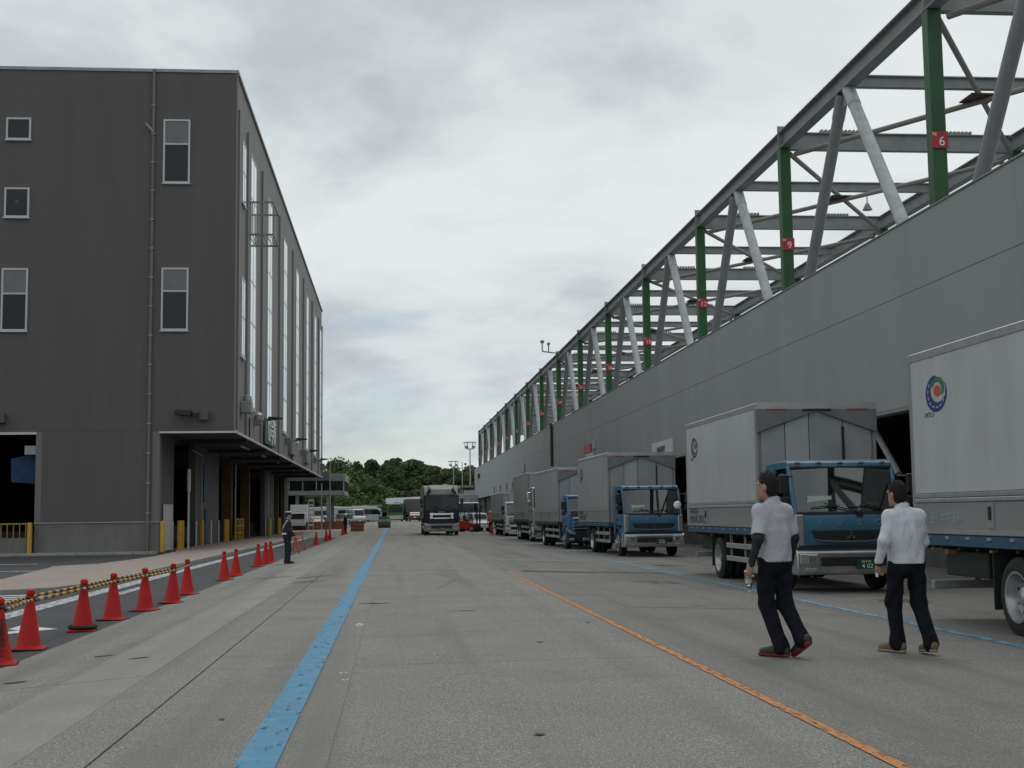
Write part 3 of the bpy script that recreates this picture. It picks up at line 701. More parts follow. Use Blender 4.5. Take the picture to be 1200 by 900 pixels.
# truss
def ibeam(axis, a, b, h, w_, c, tf=0.035, tw=0.03):
    g = MB()
    u, z = c
    def bx(u0, u1, z0, z1):
        if axis == 'y': g.box(u0, u1, a, b, z0, z1)
        else: g.box(a, b, u0, u1, z0, z1)
    bx(u-w_/2, u+w_/2, z+h/2-tf, z+h/2); bx(u-w_/2, u+w_/2, z-h/2, z-h/2+tf); bx(u-tw/2, u+tw/2, z-h/2+tf, z+h/2-tf)
    return g
XC = XH+0.33; XO = XC+8.2; ZC = 13.93; CH = 0.57; SP = 12.5; Y0 = 30.65
me_ch = ibeam('y', 0.03, SP-0.03, CH, 0.36, (0, 0)).mesh('top_chord')
me_col = B(-0.18, 0.18, -0.18, 0.18, 4.2, ZC-CH/2-0.01, b=0.015).mesh('steel_column')
me_plate = B(-0.2, 0.2, -0.025, 0.025, ZC-CH/2, ZC+CH/2+0.22).mesh('splice_plate')
me_gird = ibeam('x', 0.2, XO-XC-0.2, 0.60, 0.26, (0, 0)).mesh('roof_girder')
me_mid = ibeam('x', 0.2, XO-XC-0.2, 0.36, 0.22, (0, 0)).mesh('roof_purlin')
zf = 6.0
dz = ZC-CH/2-0.1-zf
me_d1 = MB().tube((0, -0.28, 0), (0, -SP/2+0.15, -dz), 0.175, n=14).mesh('diagonal_tube')
me_d2 = MB().tube((0, 0.28, 0), (0, SP/2-0.15, -dz), 0.175, n=14).mesh('diagonal_tube')
me_cap1 = MB().tube((0, -0.26, 0.06), (0, -0.72, -0.56), 0.19, n=14).mesh('tube_end')
me_cap2 = me_cap1.copy(); me_gus = B(-0.02, 0.02, -0.55, 0.55, -0.35, 0.1).mesh('gusset_plate')
me_b1 = MB().tube((0.3, 0.3, 0), (7.9, SP-0.3, 0), 0.085, n=10).mesh('roof_brace')
me_b2 = MB().tube((0.3, SP-0.3, -0.18), (7.9, 0.3, -0.18), 0.085, n=10).mesh('roof_brace')
me_bg = B(-0.45, 0.45, -0.45, 0.45, -0.1, -0.06).mesh('brace_plate')
me_deck = MB()
for k in range(10): me_deck.box(-0.7+k*0.14, -0.63+k*0.14, -0.12, 0.12, 0, 0.1)
me_deck = me_deck.mesh('deck_clip')
me_hang = MB().tube((0, 0, 0), (0, 0, 0.45), 0.03).lathe([(0.28, -0.3), (0.1, -0.02), (0.05, 0.02)], n=12).mesh('pendant_lamp')
signs = {}
for k in range(-2, 15):
    y = Y0+k*SP
    hp('steel_column', me_col, 'steel_green', loc=(XC, y, 0))
    hp('splice_plate', me_plate, 'steel_grey', loc=(XC, y, 0))
    hp('roof_girder', me_gird, 'steel_grey', loc=(XC, y, ZC-0.02))
    hp('steel_column', me_col, 'steel_green', loc=(XO, y, 0))
    for cx in (2.0, 6.0): hp('deck_clip', me_deck, 'steel_grey', loc=(XC+cx, y, ZC+0.29))
    num = 6+3*k
    if k >= -1:
        s_ = hp('number_sign', B(-0.22, 0.20, -0.05, -0.02, -0.205, 0.205), 'sign_red', loc=(XC, y-0.18, 10.31))
        part('numeral', text_mesh(str(num), 0.33 if num < 10 else 0.28, 0.006), 'white', s_, (0.03, -0.058, -0.05), FACE_NY)
        part('letter', text_mesh('N', 0.13, 0.006), 'white', s_, (-0.15, -0.058, 0.13), FACE_NY)
    if k < 14:
        hp('top_chord', me_ch, 'steel_grey', loc=(XC, y, ZC)); hp('top_chord', me_ch, 'steel_grey', loc=(XO, y, ZC))
        ym = y+SP/2; za = ZC-CH/2-0.1
        hp('roof_purlin', me_mid, 'steel_grey', loc=(XC, ym, ZC+0.0))
        hp('diagonal_tube', me_d1, 'steel_white', loc=(XC, ym, za)); hp('diagonal_tube', me_d2, 'steel_tube', loc=(XC, ym, za))
        c2 = hp('tube_end', me_cap1, 'steel_white', loc=(XC, ym, za)); 
        c2 = hp('tube_end', me_cap2, 'rust_cap' if k % 3 == 0 else 'steel_tube', loc=(XC, ym, za), rot=(0, 0, math.pi))
        hp('gusset_plate', me_gus, 'steel_grey', loc=(XC, ym, za))
        hp('roof_brace', me_b1, 'steel_rust', loc=(XC, y, ZC-0.36)); hp('roof_brace', me_b2, 'steel_rust', loc=(XC, y, ZC-0.36))
        hp('brace_plate', me_bg, 'rust_cap', loc=((XC+XO)/2, ym, ZC-0.36))
        if k == 1: hp('pendant_lamp', me_hang, 'steel_grey', loc=(XC+5.2, ym, ZC-0.63)).scale = (0.7, 0.7, 0.9)
hp('rain_pipe', MB().tube((XH-0.1, 107.5, 5.2), (XH-0.1, 107.5, 8.6), 0.12), 'far_dark')
wn_ = hp('window', B(XH-0.03, XH+0.02, 199.5, 205.5, 6.75, 7.65), 'alu_dull')
hp('pane', B(XH-0.045, XH-0.032, 199.8, 205.2, 6.85, 7.55), 'pane_dark', parent=wn_)
for y in (118, 124, 130, 137, 144, 152, 161, 171): hp('vent_box', B(XH-0.12, XH-0.001, y, y+1.2, 4.15, 4.9, b=0.02), 'steel_grey')
hp('number_board', B(XH-0.1, XH-0.001, 131, 134, 5.55, 6.35), 'alu_dull')
hp('wall_sign', B(XH-0.09, XH-0.002, 127, 129.5, 4.3, 5.3), 'yellow_dull')
ws = hp('wall_sign', B(XH-0.08, XH-0.001, 60.6, 65.4, 3.95, 4.78), 'off_white', label='white company sign board on the grey hall wall')
hp('lettering', text_mesh('MARIX', 0.62, 0.01), 'ink', parent=ws, loc=(XH-0.095, 63.1, 4.3), rot=FACE_NX)
ws2 = hp('wall_sign', B(XH-0.08, XH-0.001, 86.2, 89.4, 5.35, 5.9), 'sign_red', label='faded red sign board on the grey hall wall')
hp('wall_sign', B(XH-0.08, XH-0.001, 84.2, 85.4, 5.5, 6.0), 'ghost_blue'); hp('wall_sign', B(XH-0.08, XH-0.001, 85.4, 88.6, 5.0, 5.3), 'off_white')
ag = hp('floodlight_bracket', MB().pipe([(XC, 103.0, 13.9), (XC-1.6, 103.0, 14.1), (XC-1.6, 103.0, 14.9)], 0.05).pipe([(XC-1.1, 103.0, 14.05), (XC-1.1, 103.0, 14.7)], 0.05), 'steel_grey')
hp('floodlight', MB().box(XC-1.75, XC-1.45, 102.85, 103.1, 14.75, 14.98, b=0.04).box(XC-1.22, XC-0.98, 102.85, 103.1, 14.6, 14.8, b=0.04), 'steel_grey')
# low annex behind the far end of the hall
an = thing('annex', 'low pale annex with flat canopy at the far end of the market hall', 'annex', (11.8, 222, 0.1))
part('wall', B(-0.6, 1.0, -6, 8, 0, 5.6), 'far_wall', an)
part('wall', B(-0.5, 1.6, -7.5, -6, 0, 5.2), 'off_white', an)
part('canopy', B(-1.2, 1.0, -8.2, 8.5, 5.6, 5.95), 'steel_grey', an)
for y in (-4, 0, 4): part('window', B(-0.65, -0.601, y, y+1.4, 2.6, 3.8), 'pane_dark', an)
# ------------------------------------------------------------------ trucks
def tyre_meshes(r, w_):
    t = MB().lathe([(r*0.62, -w_/2), (r*0.80, -w_/2-0.012), (r*0.95, -w_/2+0.01), (r, -w_/2+0.035), (r, -0.03), (r-0.012, -0.026), (r-0.012, -0.016), (r, -0.012),
                    (r, 0.012), (r-0.012, 0.016), (r-0.012, 0.026), (r, 0.03), (r, w_/2-0.035), (r*0.95, w_/2-0.01), (r*0.80, w_/2+0.012), (r*0.62, w_/2), (r*0.62, -w_/2)], ax='x', n=36, close=False).mesh('tyre')
    return t
def rim_mesh(r, w_, dish, side):
    """dish > 0: centre sunk inwards (rear), < 0: hub proud (front); side = -1 faces -x"""
    R = r*0.64; s = side
    prof = [(R, s*w_/2), (R*1.02, s*(w_/2+0.012)), (R*0.94, s*(w_/2+0.01)), (R*0.90, s*(w_/2-0.03)), (R*0.82, s*(w_/2-dish*0.7-0.02)), (R*0.55, s*(w_/2-dish)), (R*0.42, s*(w_/2-dish+0.005)),
            (R*0.40, s*(w_/2-dish+0.06)), (R*0.24, s*(w_/2-dish+0.09)), (0.012, s*(w_/2-dish+0.10))]
    g = MB().lathe(prof, ax='x', n=30, close=False)
    for i in range(8):
        t = 2*math.pi*i/8; x = s*(w_/2-dish)
        g.tube((x, R*0.48*math.cos(t), R*0.48*math.sin(t)), (x+s*0.035, R*0.48*math.cos(t), R*0.48*math.sin(t)), 0.018, n=6)
    return g.mesh('rim')
def holes_mesh(r, w_, dish, side):
    R = r*0.64; s = side; g = MB()
    for i in range(8):
        t = 2*math.pi*(i+0.5)/8; x = s*(w_/2-dish*0.86-0.014)
        g.lathe([(0.001, 0), (R*0.095, 0)], (x+s*0.014, R*0.69*math.cos(t), R*0.69*math.sin(t)), 'x', 10, close=False)
    return g.mesh('rim_hole')
WM = {}
def wheel(parent, x, y, r, w_, side, dish, rimmat='rim'):
    k = (r, w_, side, dish)
    if k not in WM: WM[k] = (tyre_meshes(r, w_), rim_mesh(r, w_, dish, side), holes_mesh(r, w_, dish, side))
    a, b, c = WM[k]
    o = part('wheel', a, 'rubber', parent, (x, y, r))
    part('rim', b, rimmat, o); part('rim_hole', c, 'black', o)
    return o
def crescent(R, r, cx, cz, a0, a1, n=28):
    """annular piece between outer circle R at origin and inner circle r at (cx, cz)"""
    g = MB()
    for i in range(n+1):
        t = a0+(a1-a0)*i/n
        g.v += [(R*math.cos(t), R*math.sin(t), 0), (cx+r*math.cos(t), cz+r*math.sin(t), 0)]
    g.f = [(2*i, 2*i+2, 2*i+3, 2*i+1) for i in range(n)]; return g
lg_blue = crescent(0.25, 0.175, 0.045, 0.05, R_(95), R_(385)).mesh('emblem')
_d = MB()
for i in range(9):
    t0 = R_(140+i*25)
    for rr in (0,):
        a, b = t0, t0+R_(15); _d.add([(0.012+0.208*math.cos(a), 0.012+0.208*math.sin(a), 0), (0.012+0.208*math.cos(b), 0.012+0.208*math.sin(b), 0), (0.012+0.198*math.cos(b), 0.012+0.198*math.sin(b), 0), (0.012+0.198*math.cos(a), 0.012+0.198*math.sin(a), 0)], [(0, 1, 2, 3)])
lg_dash = _d.mesh('dash'); 
_g = crescent(0.15, 0.108, -0.022, -0.025, R_(-40), R_(165)); lg_green = _g.mesh('green_arc')
lg_dot = MB().lathe([(0.001, 0), (0.075, 0)], ax='z', n=24, close=False).mesh('red_dot')
def logo(parent, x, y, z, s=1.0, side=-1):
    rot = FACE_NX if side < 0 else FACE_PX
    e = part('emblem', lg_blue, 'logo_blue', parent, (x, y, z), rot); e.scale = (1.4*s, s, s)
    part('green_arc', lg_green, 'logo_green', e, (0.045, 0.07, 0.003)); part('red_dot', lg_dot, 'logo_red', e, (0.03, 0.03, 0.004)); part('dash', lg_dash, 'white', e, (0, 0, 0.003))
    part('caption', _cap, 'ink', e, (-0.18, -0.28, 0))
_cap = text_mesh('MTU', 0.10, 0.001)
_maru = text_mesh('MARUKO', 0.27, 0.002); _kaisha = text_mesh('株式会社', 0.15, 0.002)
_ghost = text_mesh('品川中央運輸', 0.17, 0.001)

def cargo_box(t, y0, y1, hw, z0, z1, P):
    wm = P.get('wing', 'wing_white'); gm = P.get('gate', 'gate_alu')
    zr, zg, zm, zt = z0, z0+0.15, z0+0.58, z1-0.12
    part('floor_frame', B(-hw+0.03, hw-0.03, y0, y1, zr, zg-0.005), P.get('rail', 'rail_blue'), t)
    part('cargo_body', B(-hw+0.05, hw-0.05, y0+0.05, y1-0.04, zg, z1-0.04), 'bulk_a', t)
    part('roof', MB().prism([(-hw-0.01, z1-0.13), (hw+0.01, z1-0.13), (hw+0.01, z1-0.03), (hw-0.06, z1), (-hw+0.06, z1), (-hw-0.01, z1-0.03)], 'y', y0-0.02, y1+0.01), P.get('roofm', 'alu'), t)
    for s in (-1, 1):
        xa, xb = (s*hw, s*(hw-0.05)); xa, xb = min(xa, xb), max(xa, xb)
        wpn = part('wing_panel', B(xa, xb, y0+0.10, y1-0.10, zm+0.125, zt-0.01, b=0.006), wm, t)
        gt = part('side_gate', B(xa, xb, y0+0.10, y1-0.10, zg+0.012, zm-0.005, b=0.008), gm, t)
        part('gate_rib', B(min(s*(hw+0.012), xa), max(s*(hw+0.012), xb)-0.001, y0+0.101, y1-0.101, zg+0.012, zg+0.07), 'alu', gt)
        part('mid_rail', B(xa-0.012, xb+0.012, y0+0.09, y1-0.09, zm+0.002, zm+0.055, b=0.008), 'alu', t)
        part('mid_rail', B(xa-0.006, xb+0.006, y0+0.09, y1-0.09, zm+0.062, zm+0.12, b=0.008), 'alu_dull', t)
        for ya, yb in ((y0, y0+0.095), (y1-0.095, y1)): part('corner_post', B(xa-0.008, xb+0.008, ya, yb, zg, zt+0.0, b=0.01), 'alu_dull', t)
        xs = s*(hw-0.03)
        part('base_rail', B(min(xs, xs+s*0.03), max(xs, xs+s*0.03), y0, y1, zr+0.01, zg-0.006), P.get('rail', 'rail_blue'), t)
        clip = MB()
        yy = y0+0.35
        while yy < y1-0.2: clip.box(min(s*hw, s*(hw+0.02)), max(s*hw, s*(hw+0.02)), yy, yy+0.10, zg-0.055, zg-0.02); yy += 0.62
        part('gate_hook', clip, 'alu', t)
        for q in range(4):
            yl = y0+0.6+q*(y1-y0-1.2)/3; part('side_marker', B(*sorted((s*(hw-0.06), s*(hw-0.02))), yl, yl+0.07, zr-0.055, zr-0.025), 'lamp_amber', t)
        nl = P.get('latches', 2)
        for q in range(nl):
            yl = y0+(y1-y0)*(q+1)/(nl+1)+P.get('latch_off', 0.0)
            la = part('gate_latch', B(min(s*hw, s*(hw+0.014)), max(s*hw, s*(hw+0.014)), yl-0.09, yl+0.09, zg+0.10, zm-0.01), 'steel_grey', t)
            part('handle', B(min(s*(hw+.014), s*(hw+0.035)), max(s*(hw+.014), s*(hw+0.035)), yl-0.03, yl+0.03, zg+0.2, zm-0.06, b=0.008), 'black', la)
    # bulkhead and folded wing ends at the front
    n = 4; ms = ['bulk_a', 'bulk_b', 'bulk_a', 'bulk_a']; ed = [-hw+0.1, -hw*0.52, -hw*0.12, hw*0.45, hw-0.1]
    for q in range(n): part('bulkhead_panel', B(ed[q]+0.008, ed[q+1]-0.008, y0-0.01, y0+0.045, zg, z1-0.14, b=0.006), ms[q], t)
    part('bulkhead_post', B(hw*0.42, hw*0.46, y0-0.04, y0-0.011, zg+1.0, z1-0.5), 'black', t)
    if P.get('gable', True):
        for s in (-1, 1):
            pts = [(s*hw, z1-0.62), (s*hw, z1-0.135), (s*0.03, z1-0.135), (s*0.03, z1-0.19)]
            part('wing_end', MB().prism(pts, 'y', y0-0.09, y0-0.045, bev=0.006), 'bulk_c', t)
            xs = s*(hw-0.4); part('marker_lamp', B(xs-0.22, xs+0.22, y0-0.10, y0-0.091, z1-0.165, z1-0.14), 'lamp_red', t)
        part('wing_hinge', B(-0.3, 0.3, y0-0.10, y0-0.091, z1-0.19, z1-0.14), 'black', t)
    # rear doors
    for s in (-1, 1):
        x0, x1 = sorted((s*0.01, s*(hw-0.1)))
        d = part('rear_door', B(x0, x1, y1-0.04, y1+0.01, zg, z1-0.14, b=0.006), P.get('wing', 'wing_white'), t)
        part('lock_rod', MB().tube((s*0.25, y1+0.03, zg+0.05), (s*0.25, y1+0.03, z1-0.2), 0.015, n=6), 'alu', d)
        part('tail_lamp', B(min(s*0.55, s*0.85), max(s*0.55, s*0.85), y1-0.13, y1-0.06, z0-0.16, z0-0.08, b=0.01), 'lamp_red', t)

def chassis(t, y0, y1, rear_axles, r, hw, side_guard=True, fy=1.2):
    for s in (-1, 1): part('frame_rail', B(s*0.42-0.05, s*0.42+0.05, 0.5, y1-0.05, 0.72, 0.98), 'chassis', t)
    cm = MB()
    for y in np.arange(1.2, y1-0.3, 1.1): cm.box(-0.37, 0.37, y, y+0.08, 0.76, 0.92)
    part('cross_member', cm, 'chassis', t)
    cs = MB()
    for y in np.arange(y0+0.2, y1-0.1, 0.55): cs.box(-hw+0.06, hw-0.06, y, y+0.07, 0.985, 1.015)
    part('cross_bearer', cs, 'chassis', t)
    part('axle', MB().tube((-0.85, fy, r), (0.85, fy, r), 0.07).tube((-0.9, rear_axles[0], r), (0.9, rear_axles[0], r), 0.09), 'chassis', t)
    part('differential', MB().lathe([(0.05, -0.2), (0.2, -0.1), (0.22, 0.1), (0.06, 0.25)], (0, rear_axles[0], r), 'y', 14), 'chassis', t)
    part('propeller_shaft', MB().tube((0, fy+0.7, 0.7), (0, rear_axles[0]-0.2, r+0.05), 0.05), 'chassis', t)
    for ry in rear_axles:
        for s in (-1, 1):
            wheel(t, s*(hw-0.16), ry, r, 0.24, s, 0.13); wheel(t, s*(hw-0.46), ry, r, 0.24, s, -0.02, 'chassis')
    for s in (-1, 1):
        xo = s*(hw-0.32)
        part('mud_flap', MB().box(xo-0.28, xo+0.28, rear_axles[-1]+r+0.12, rear_axles[-1]+r+0.15, 0.28, 1.0), 'rubber', t)
        part('mud_flap', MB().box(xo-0.28, xo+0.28, rear_axles[0]-r-0.17, rear_axles[0]-r-0.14, 0.45, 1.0), 'rubber', t)
        if side_guard:
            ya, yb = y0+0.1, rear_axles[0]-r-0.25
            xg = s*(hw-0.06)
            for z in (0.5, 0.78): part('side_guard', B(xg-0.02, xg+0.02, ya, yb, z-0.055, z+0.055, b=0.008), 'alu', t)
            for y in (ya+0.25, (ya+yb)/2, yb-0.2): part('guard_post', B(xg-s*0.06-0.02, xg-s*0.06+0.02, y, y+0.06, 0.45, 1.02), 'alu_dull', t)
    part('fuel_tank', MB().box(-hw+0.2, -0.5, y0+0.6, y0+1.7, 0.42, 0.92, b=0.08), 'chassis', t)
    part('battery_box', MB().box(0.5, hw-0.2, y0+0.4, y0+1.1, 0.45, 0.95, b=0.03), 'chassis', t)
    part('tool_box', MB().box(-hw+0.25, -0.5, rear_axles[-1]+1.2, y1-0.45, 0.62, 0.96, b=0.03), 'chassis', t)
    part('spare_carrier', MB().lathe([(0.1, -.1), (0.46, -.1), (0.48, 0.1), (0.1, 0.1)], (0.1, rear_axles[-1]+1.35, 0.62), 'z', 18), 'rubber', t)
    part('rear_bumper', MB().box(-hw+0.15, hw-0.15, y1-0.25, y1-0.15, 0.42, 0.54, b=0.01).box(-0.5, -0.42, y1-0.24, y1-0.16, 0.54, 0.9).box(0.42, 0.5, y1-0.24, y1-0.16, 0.54, 0.9), 'steel_grey', t)
    part('lamp_hook', MB().tube((-hw+0.3, y1-0.8, 0.95), (-hw+0.12, y1-0.8, 0.95), 0.035), 'yellow_dull', t)

def cab(t, P):
    hw, belt, roof, L, r = P['hw'], P['belt'], P['roof'], P['L'], P['r']; fy = P['fy']; body = P['cab']; rk = P.get('rake', 0.34); fb = P.get('fb', 0.62)
    # lower shell with wheel arch
    arc = [(fy+(r+0.12)*math.cos(a), r+(r+0.12)*math.sin(a)) for a in np.linspace(0.35, math.pi-0.35, 11)]
    prof = [(0.05, fb), (0.0, fb+0.35), (0.02, belt-0.12), (0.07, belt), (L, belt), (L, r+0.30)]+arc+[(arc[-1][0]-0.02, fb)]
    low = part('cab_shell', MB().prism(prof, 'x', -hw, hw, bev=0.035), body, t)
    part('roof_panel', MB().prism([(0.09+rk*0.98, roof-0.14), (0.10+rk*1.05, roof-0.03), (0.30+rk, roof+0.02), (L-0.1, roof), (L, roof-0.06), (L, roof-0.16)], 'x', -hw+0.01, hw-0.01, bev=0.04), body, t)
    part('rear_wall', B(-hw+0.02, hw-0.02, L-0.07, L-0.01, belt, roof-0.10), P.get('capm', body), t)
    for s in (-1, 1):
        xa, xb = sorted((s*hw, s*(hw-0.075)))
        part('pillar', MB().prism([(0.075, belt-0.01), (0.17, belt-0.01), (0.2+rk, roof-0.10), (0.09+rk, roof-0.12)], 'x', xa, xb, bev=0.012), P.get('pillar', body), t)
        xa2, xb2 = sorted((s*(hw-0.005), s*(hw-0.05)))
        part('quarter_panel', B(xa2, xb2, L*0.68, L-0.02, belt-0.01, roof-0.10), body, t)
        # door
        xd, xe = sorted((s*hw, s*(hw+0.012)))
        dpoly = [(0.22, belt-0.01), (L*0.68, belt-0.01), (L*0.68, r+0.42), (fy+r*0.9, r+0.42), (fy+0.25, r*2+0.14), (0.22, r*2+0.14)]
        dr = part('door', MB().prism(dpoly, 'x', xd, xe, bev=0.005), body, t)
        part('handle', B(*sorted((s*(hw+0.012), s*(hw+0.04))), L*0.55, L*0.65, belt-0.22, belt-0.16, b=0.008), 'black', dr)
        xg, xh = sorted((s*(hw-0.03), s*(hw-0.042)))
        part('side_window', MB().prism([(0.2, belt), (L*0.68, belt), (L*0.68, roof-0.13), (0.24+rk, roof-0.13)], 'x', xg, xh), 'glass_cab', t)
        part('step', B(*sorted((s*(hw-0.22), s*(hw-0.01))), 0.25, 0.62, fb-0.22, fb-0.05, b=0.02), 'chassis', t)
        # mirrors
        part('mirror_arm', MB().pipe([(s*(hw-0.02), 0.18, roof-0.3), (s*(hw+0.18), 0.02, roof-0.32), (s*(hw+0.19), 0.02, belt+0.2), (s*(hw-0.02), 0.14, belt+0.1)], 0.014, 6), 'black', t)
        mi = part('mirror', B(s*(hw+0.19)-0.10, s*(hw+0.19)+0.10, 0.0, 0.09, roof-0.62, roof-0.27, b=0.03), P.get('mirror', 'black'), t)
        part('mirror_glass', B(s*(hw+0.19)-0.08, s*(hw+0.19)+0.08, 0.091, 0.096, roof-0.59, roof-0.30), 'pane_bright', mi)
        mi2 = part('wide_mirror', B(s*(hw+0.18)-0.09, s*(hw+0.18)+0.09, 0.0, 0.09, roof-0.86, roof-0.68, b=0.03), P.get('mirror', 'black'), t)
        wheel(t, s*(hw-0.13), fy, r, 0.24, s, -0.03, P.get('rimf', 'rim'))
        part('front_fender', MB().prism([(fy+(r+0.07)*math.cos(a), r+(r+0.07)*math.sin(a)) for a in np.linspace(0.1, math.pi-0.1, 13)]+[(fy+(r+0.11)*math.cos(a), r+(r+0.11)*math.sin(a)) for a in np.linspace(math.pi-0.1, 0.1, 13)], 'x', *sorted((s*(hw-0.3), s*(hw+0.015)))), P.get('fender', body), t)
    # glazing
    sl = lambda u: (0.075+rk*u, belt+(roof-0.13-belt)*u)
    (ya, za), (yb, zb) = sl(0.0), sl(1.0)
    g = MB(); nx = 8
    for j, (u, d) in enumerate(((0, 0), (1, 0), (1, 0.012), (0, 0.012))):
        pass
    rowsv = []
    for u in (0.0, 0.5, 1.0):
        for i in range(nx+1):
            x = (-1+2*i/nx)*(hw-0.07); y, z = sl(u); g.v.append((x, y-0.02+0.05*(x/hw)**2, z))
    g.f = [(j*(nx+1)+i, j*(nx+1)+i+1, (j+1)*(nx+1)+i+1, (j+1)*(nx+1)+i) for j in range(2) for i in range(nx)]
    part('windscreen', g, P.get('glass', 'glass_cab'), t)
    part('windscreen_seal', MB().prism([(ya-0.03, za-0.03), (ya+0.04, za-0.03), (ya+0.06, za+0.03), (ya-0.015, za+0.03)], 'x', -hw+0.06, hw-0.06, bev=0.01)
         .prism([(yb-0.03, zb-0.02), (yb+0.05, zb-0.02), (yb+0.06, zb+0.03), (yb-0.02, zb+0.03)], 'x', -hw+0.06, hw-0.06, bev=0.01), 'black', t)
    # cabin furniture
    part('dashboard', MB().prism([(0.12, belt+0.004), (0.62, belt+0.004), (0.6, belt+0.06), (0.3, belt+0.1), (0.13, belt+0.03)], 'x', -hw+0.08, hw-0.08), 'interior', t)
    part('cab_floor', B(-hw+0.06, hw-0.06, 0.62, L-0.08, belt+0.004, belt+0.02), 'interior', t)
    for x in (-0.52, 0.52):
        st = part('seat', MB().prism([(1.1, belt+0.02), (1.35, belt+0.02), (L-0.25, roof-0.35), (L-0.38, roof-0.33)], 'x', x-0.25, x+0.25, bev=0.04), 'seat_dark', t)
        part('headrest', B(x-0.14, x+0.14, L-0.40, L-0.28, roof-0.38, roof-0.18, b=0.03), 'seat_dark', st)
    sw = part('steering_wheel', MB().torus((0, 0, 0), 'z', 0.21, 0.018, 22, 7).box(-0.2, 0.2, -0.02, 0.02, -0.02, 0.0), 'black', t, (-0.52, 0.62, belt+0.24), (R_(-35), 0, 0))
    if P.get('papers'):
        part('dash_card', B(-0.74, -0.28, 0.16, 0.175, belt+0.06, belt+0.32), 'paper', t, label='pale paper card on the dashboard')
        part('dash_card', B(0.16, 0.62, 0.17, 0.18, belt+0.03, belt+0.2), 'paper', t)
    for x0, x1 in ((-0.45, 0.2), (0.25, 0.85)):
        wz = sl(0.1)
        part('wiper', MB().tube((x1*hw, ya-0.05, za+0.01), (x0*hw, wz[0]-0.045, wz[1]+0.10), 0.012, n=6).tube((x0*hw-0.24, wz[0]-0.035, wz[1]+0.02), (x0*hw+0.3, wz[0]-0.05, wz[1]+0.06), 0.010, n=6).box(x1*hw-0.06, x1*hw+0.06, ya-0.07, ya-0.02, za-0.06, za+0.02), 'black', t)
    for x in np.linspace(-hw*0.8, hw*0.8, 5): part('marker_lamp', B(x-0.05, x+0.05, 0.07+rk, 0.12+rk, roof-0.05, roof-0.02, b=0.006), 'lamp_lens', t) if P.get('markers') else None

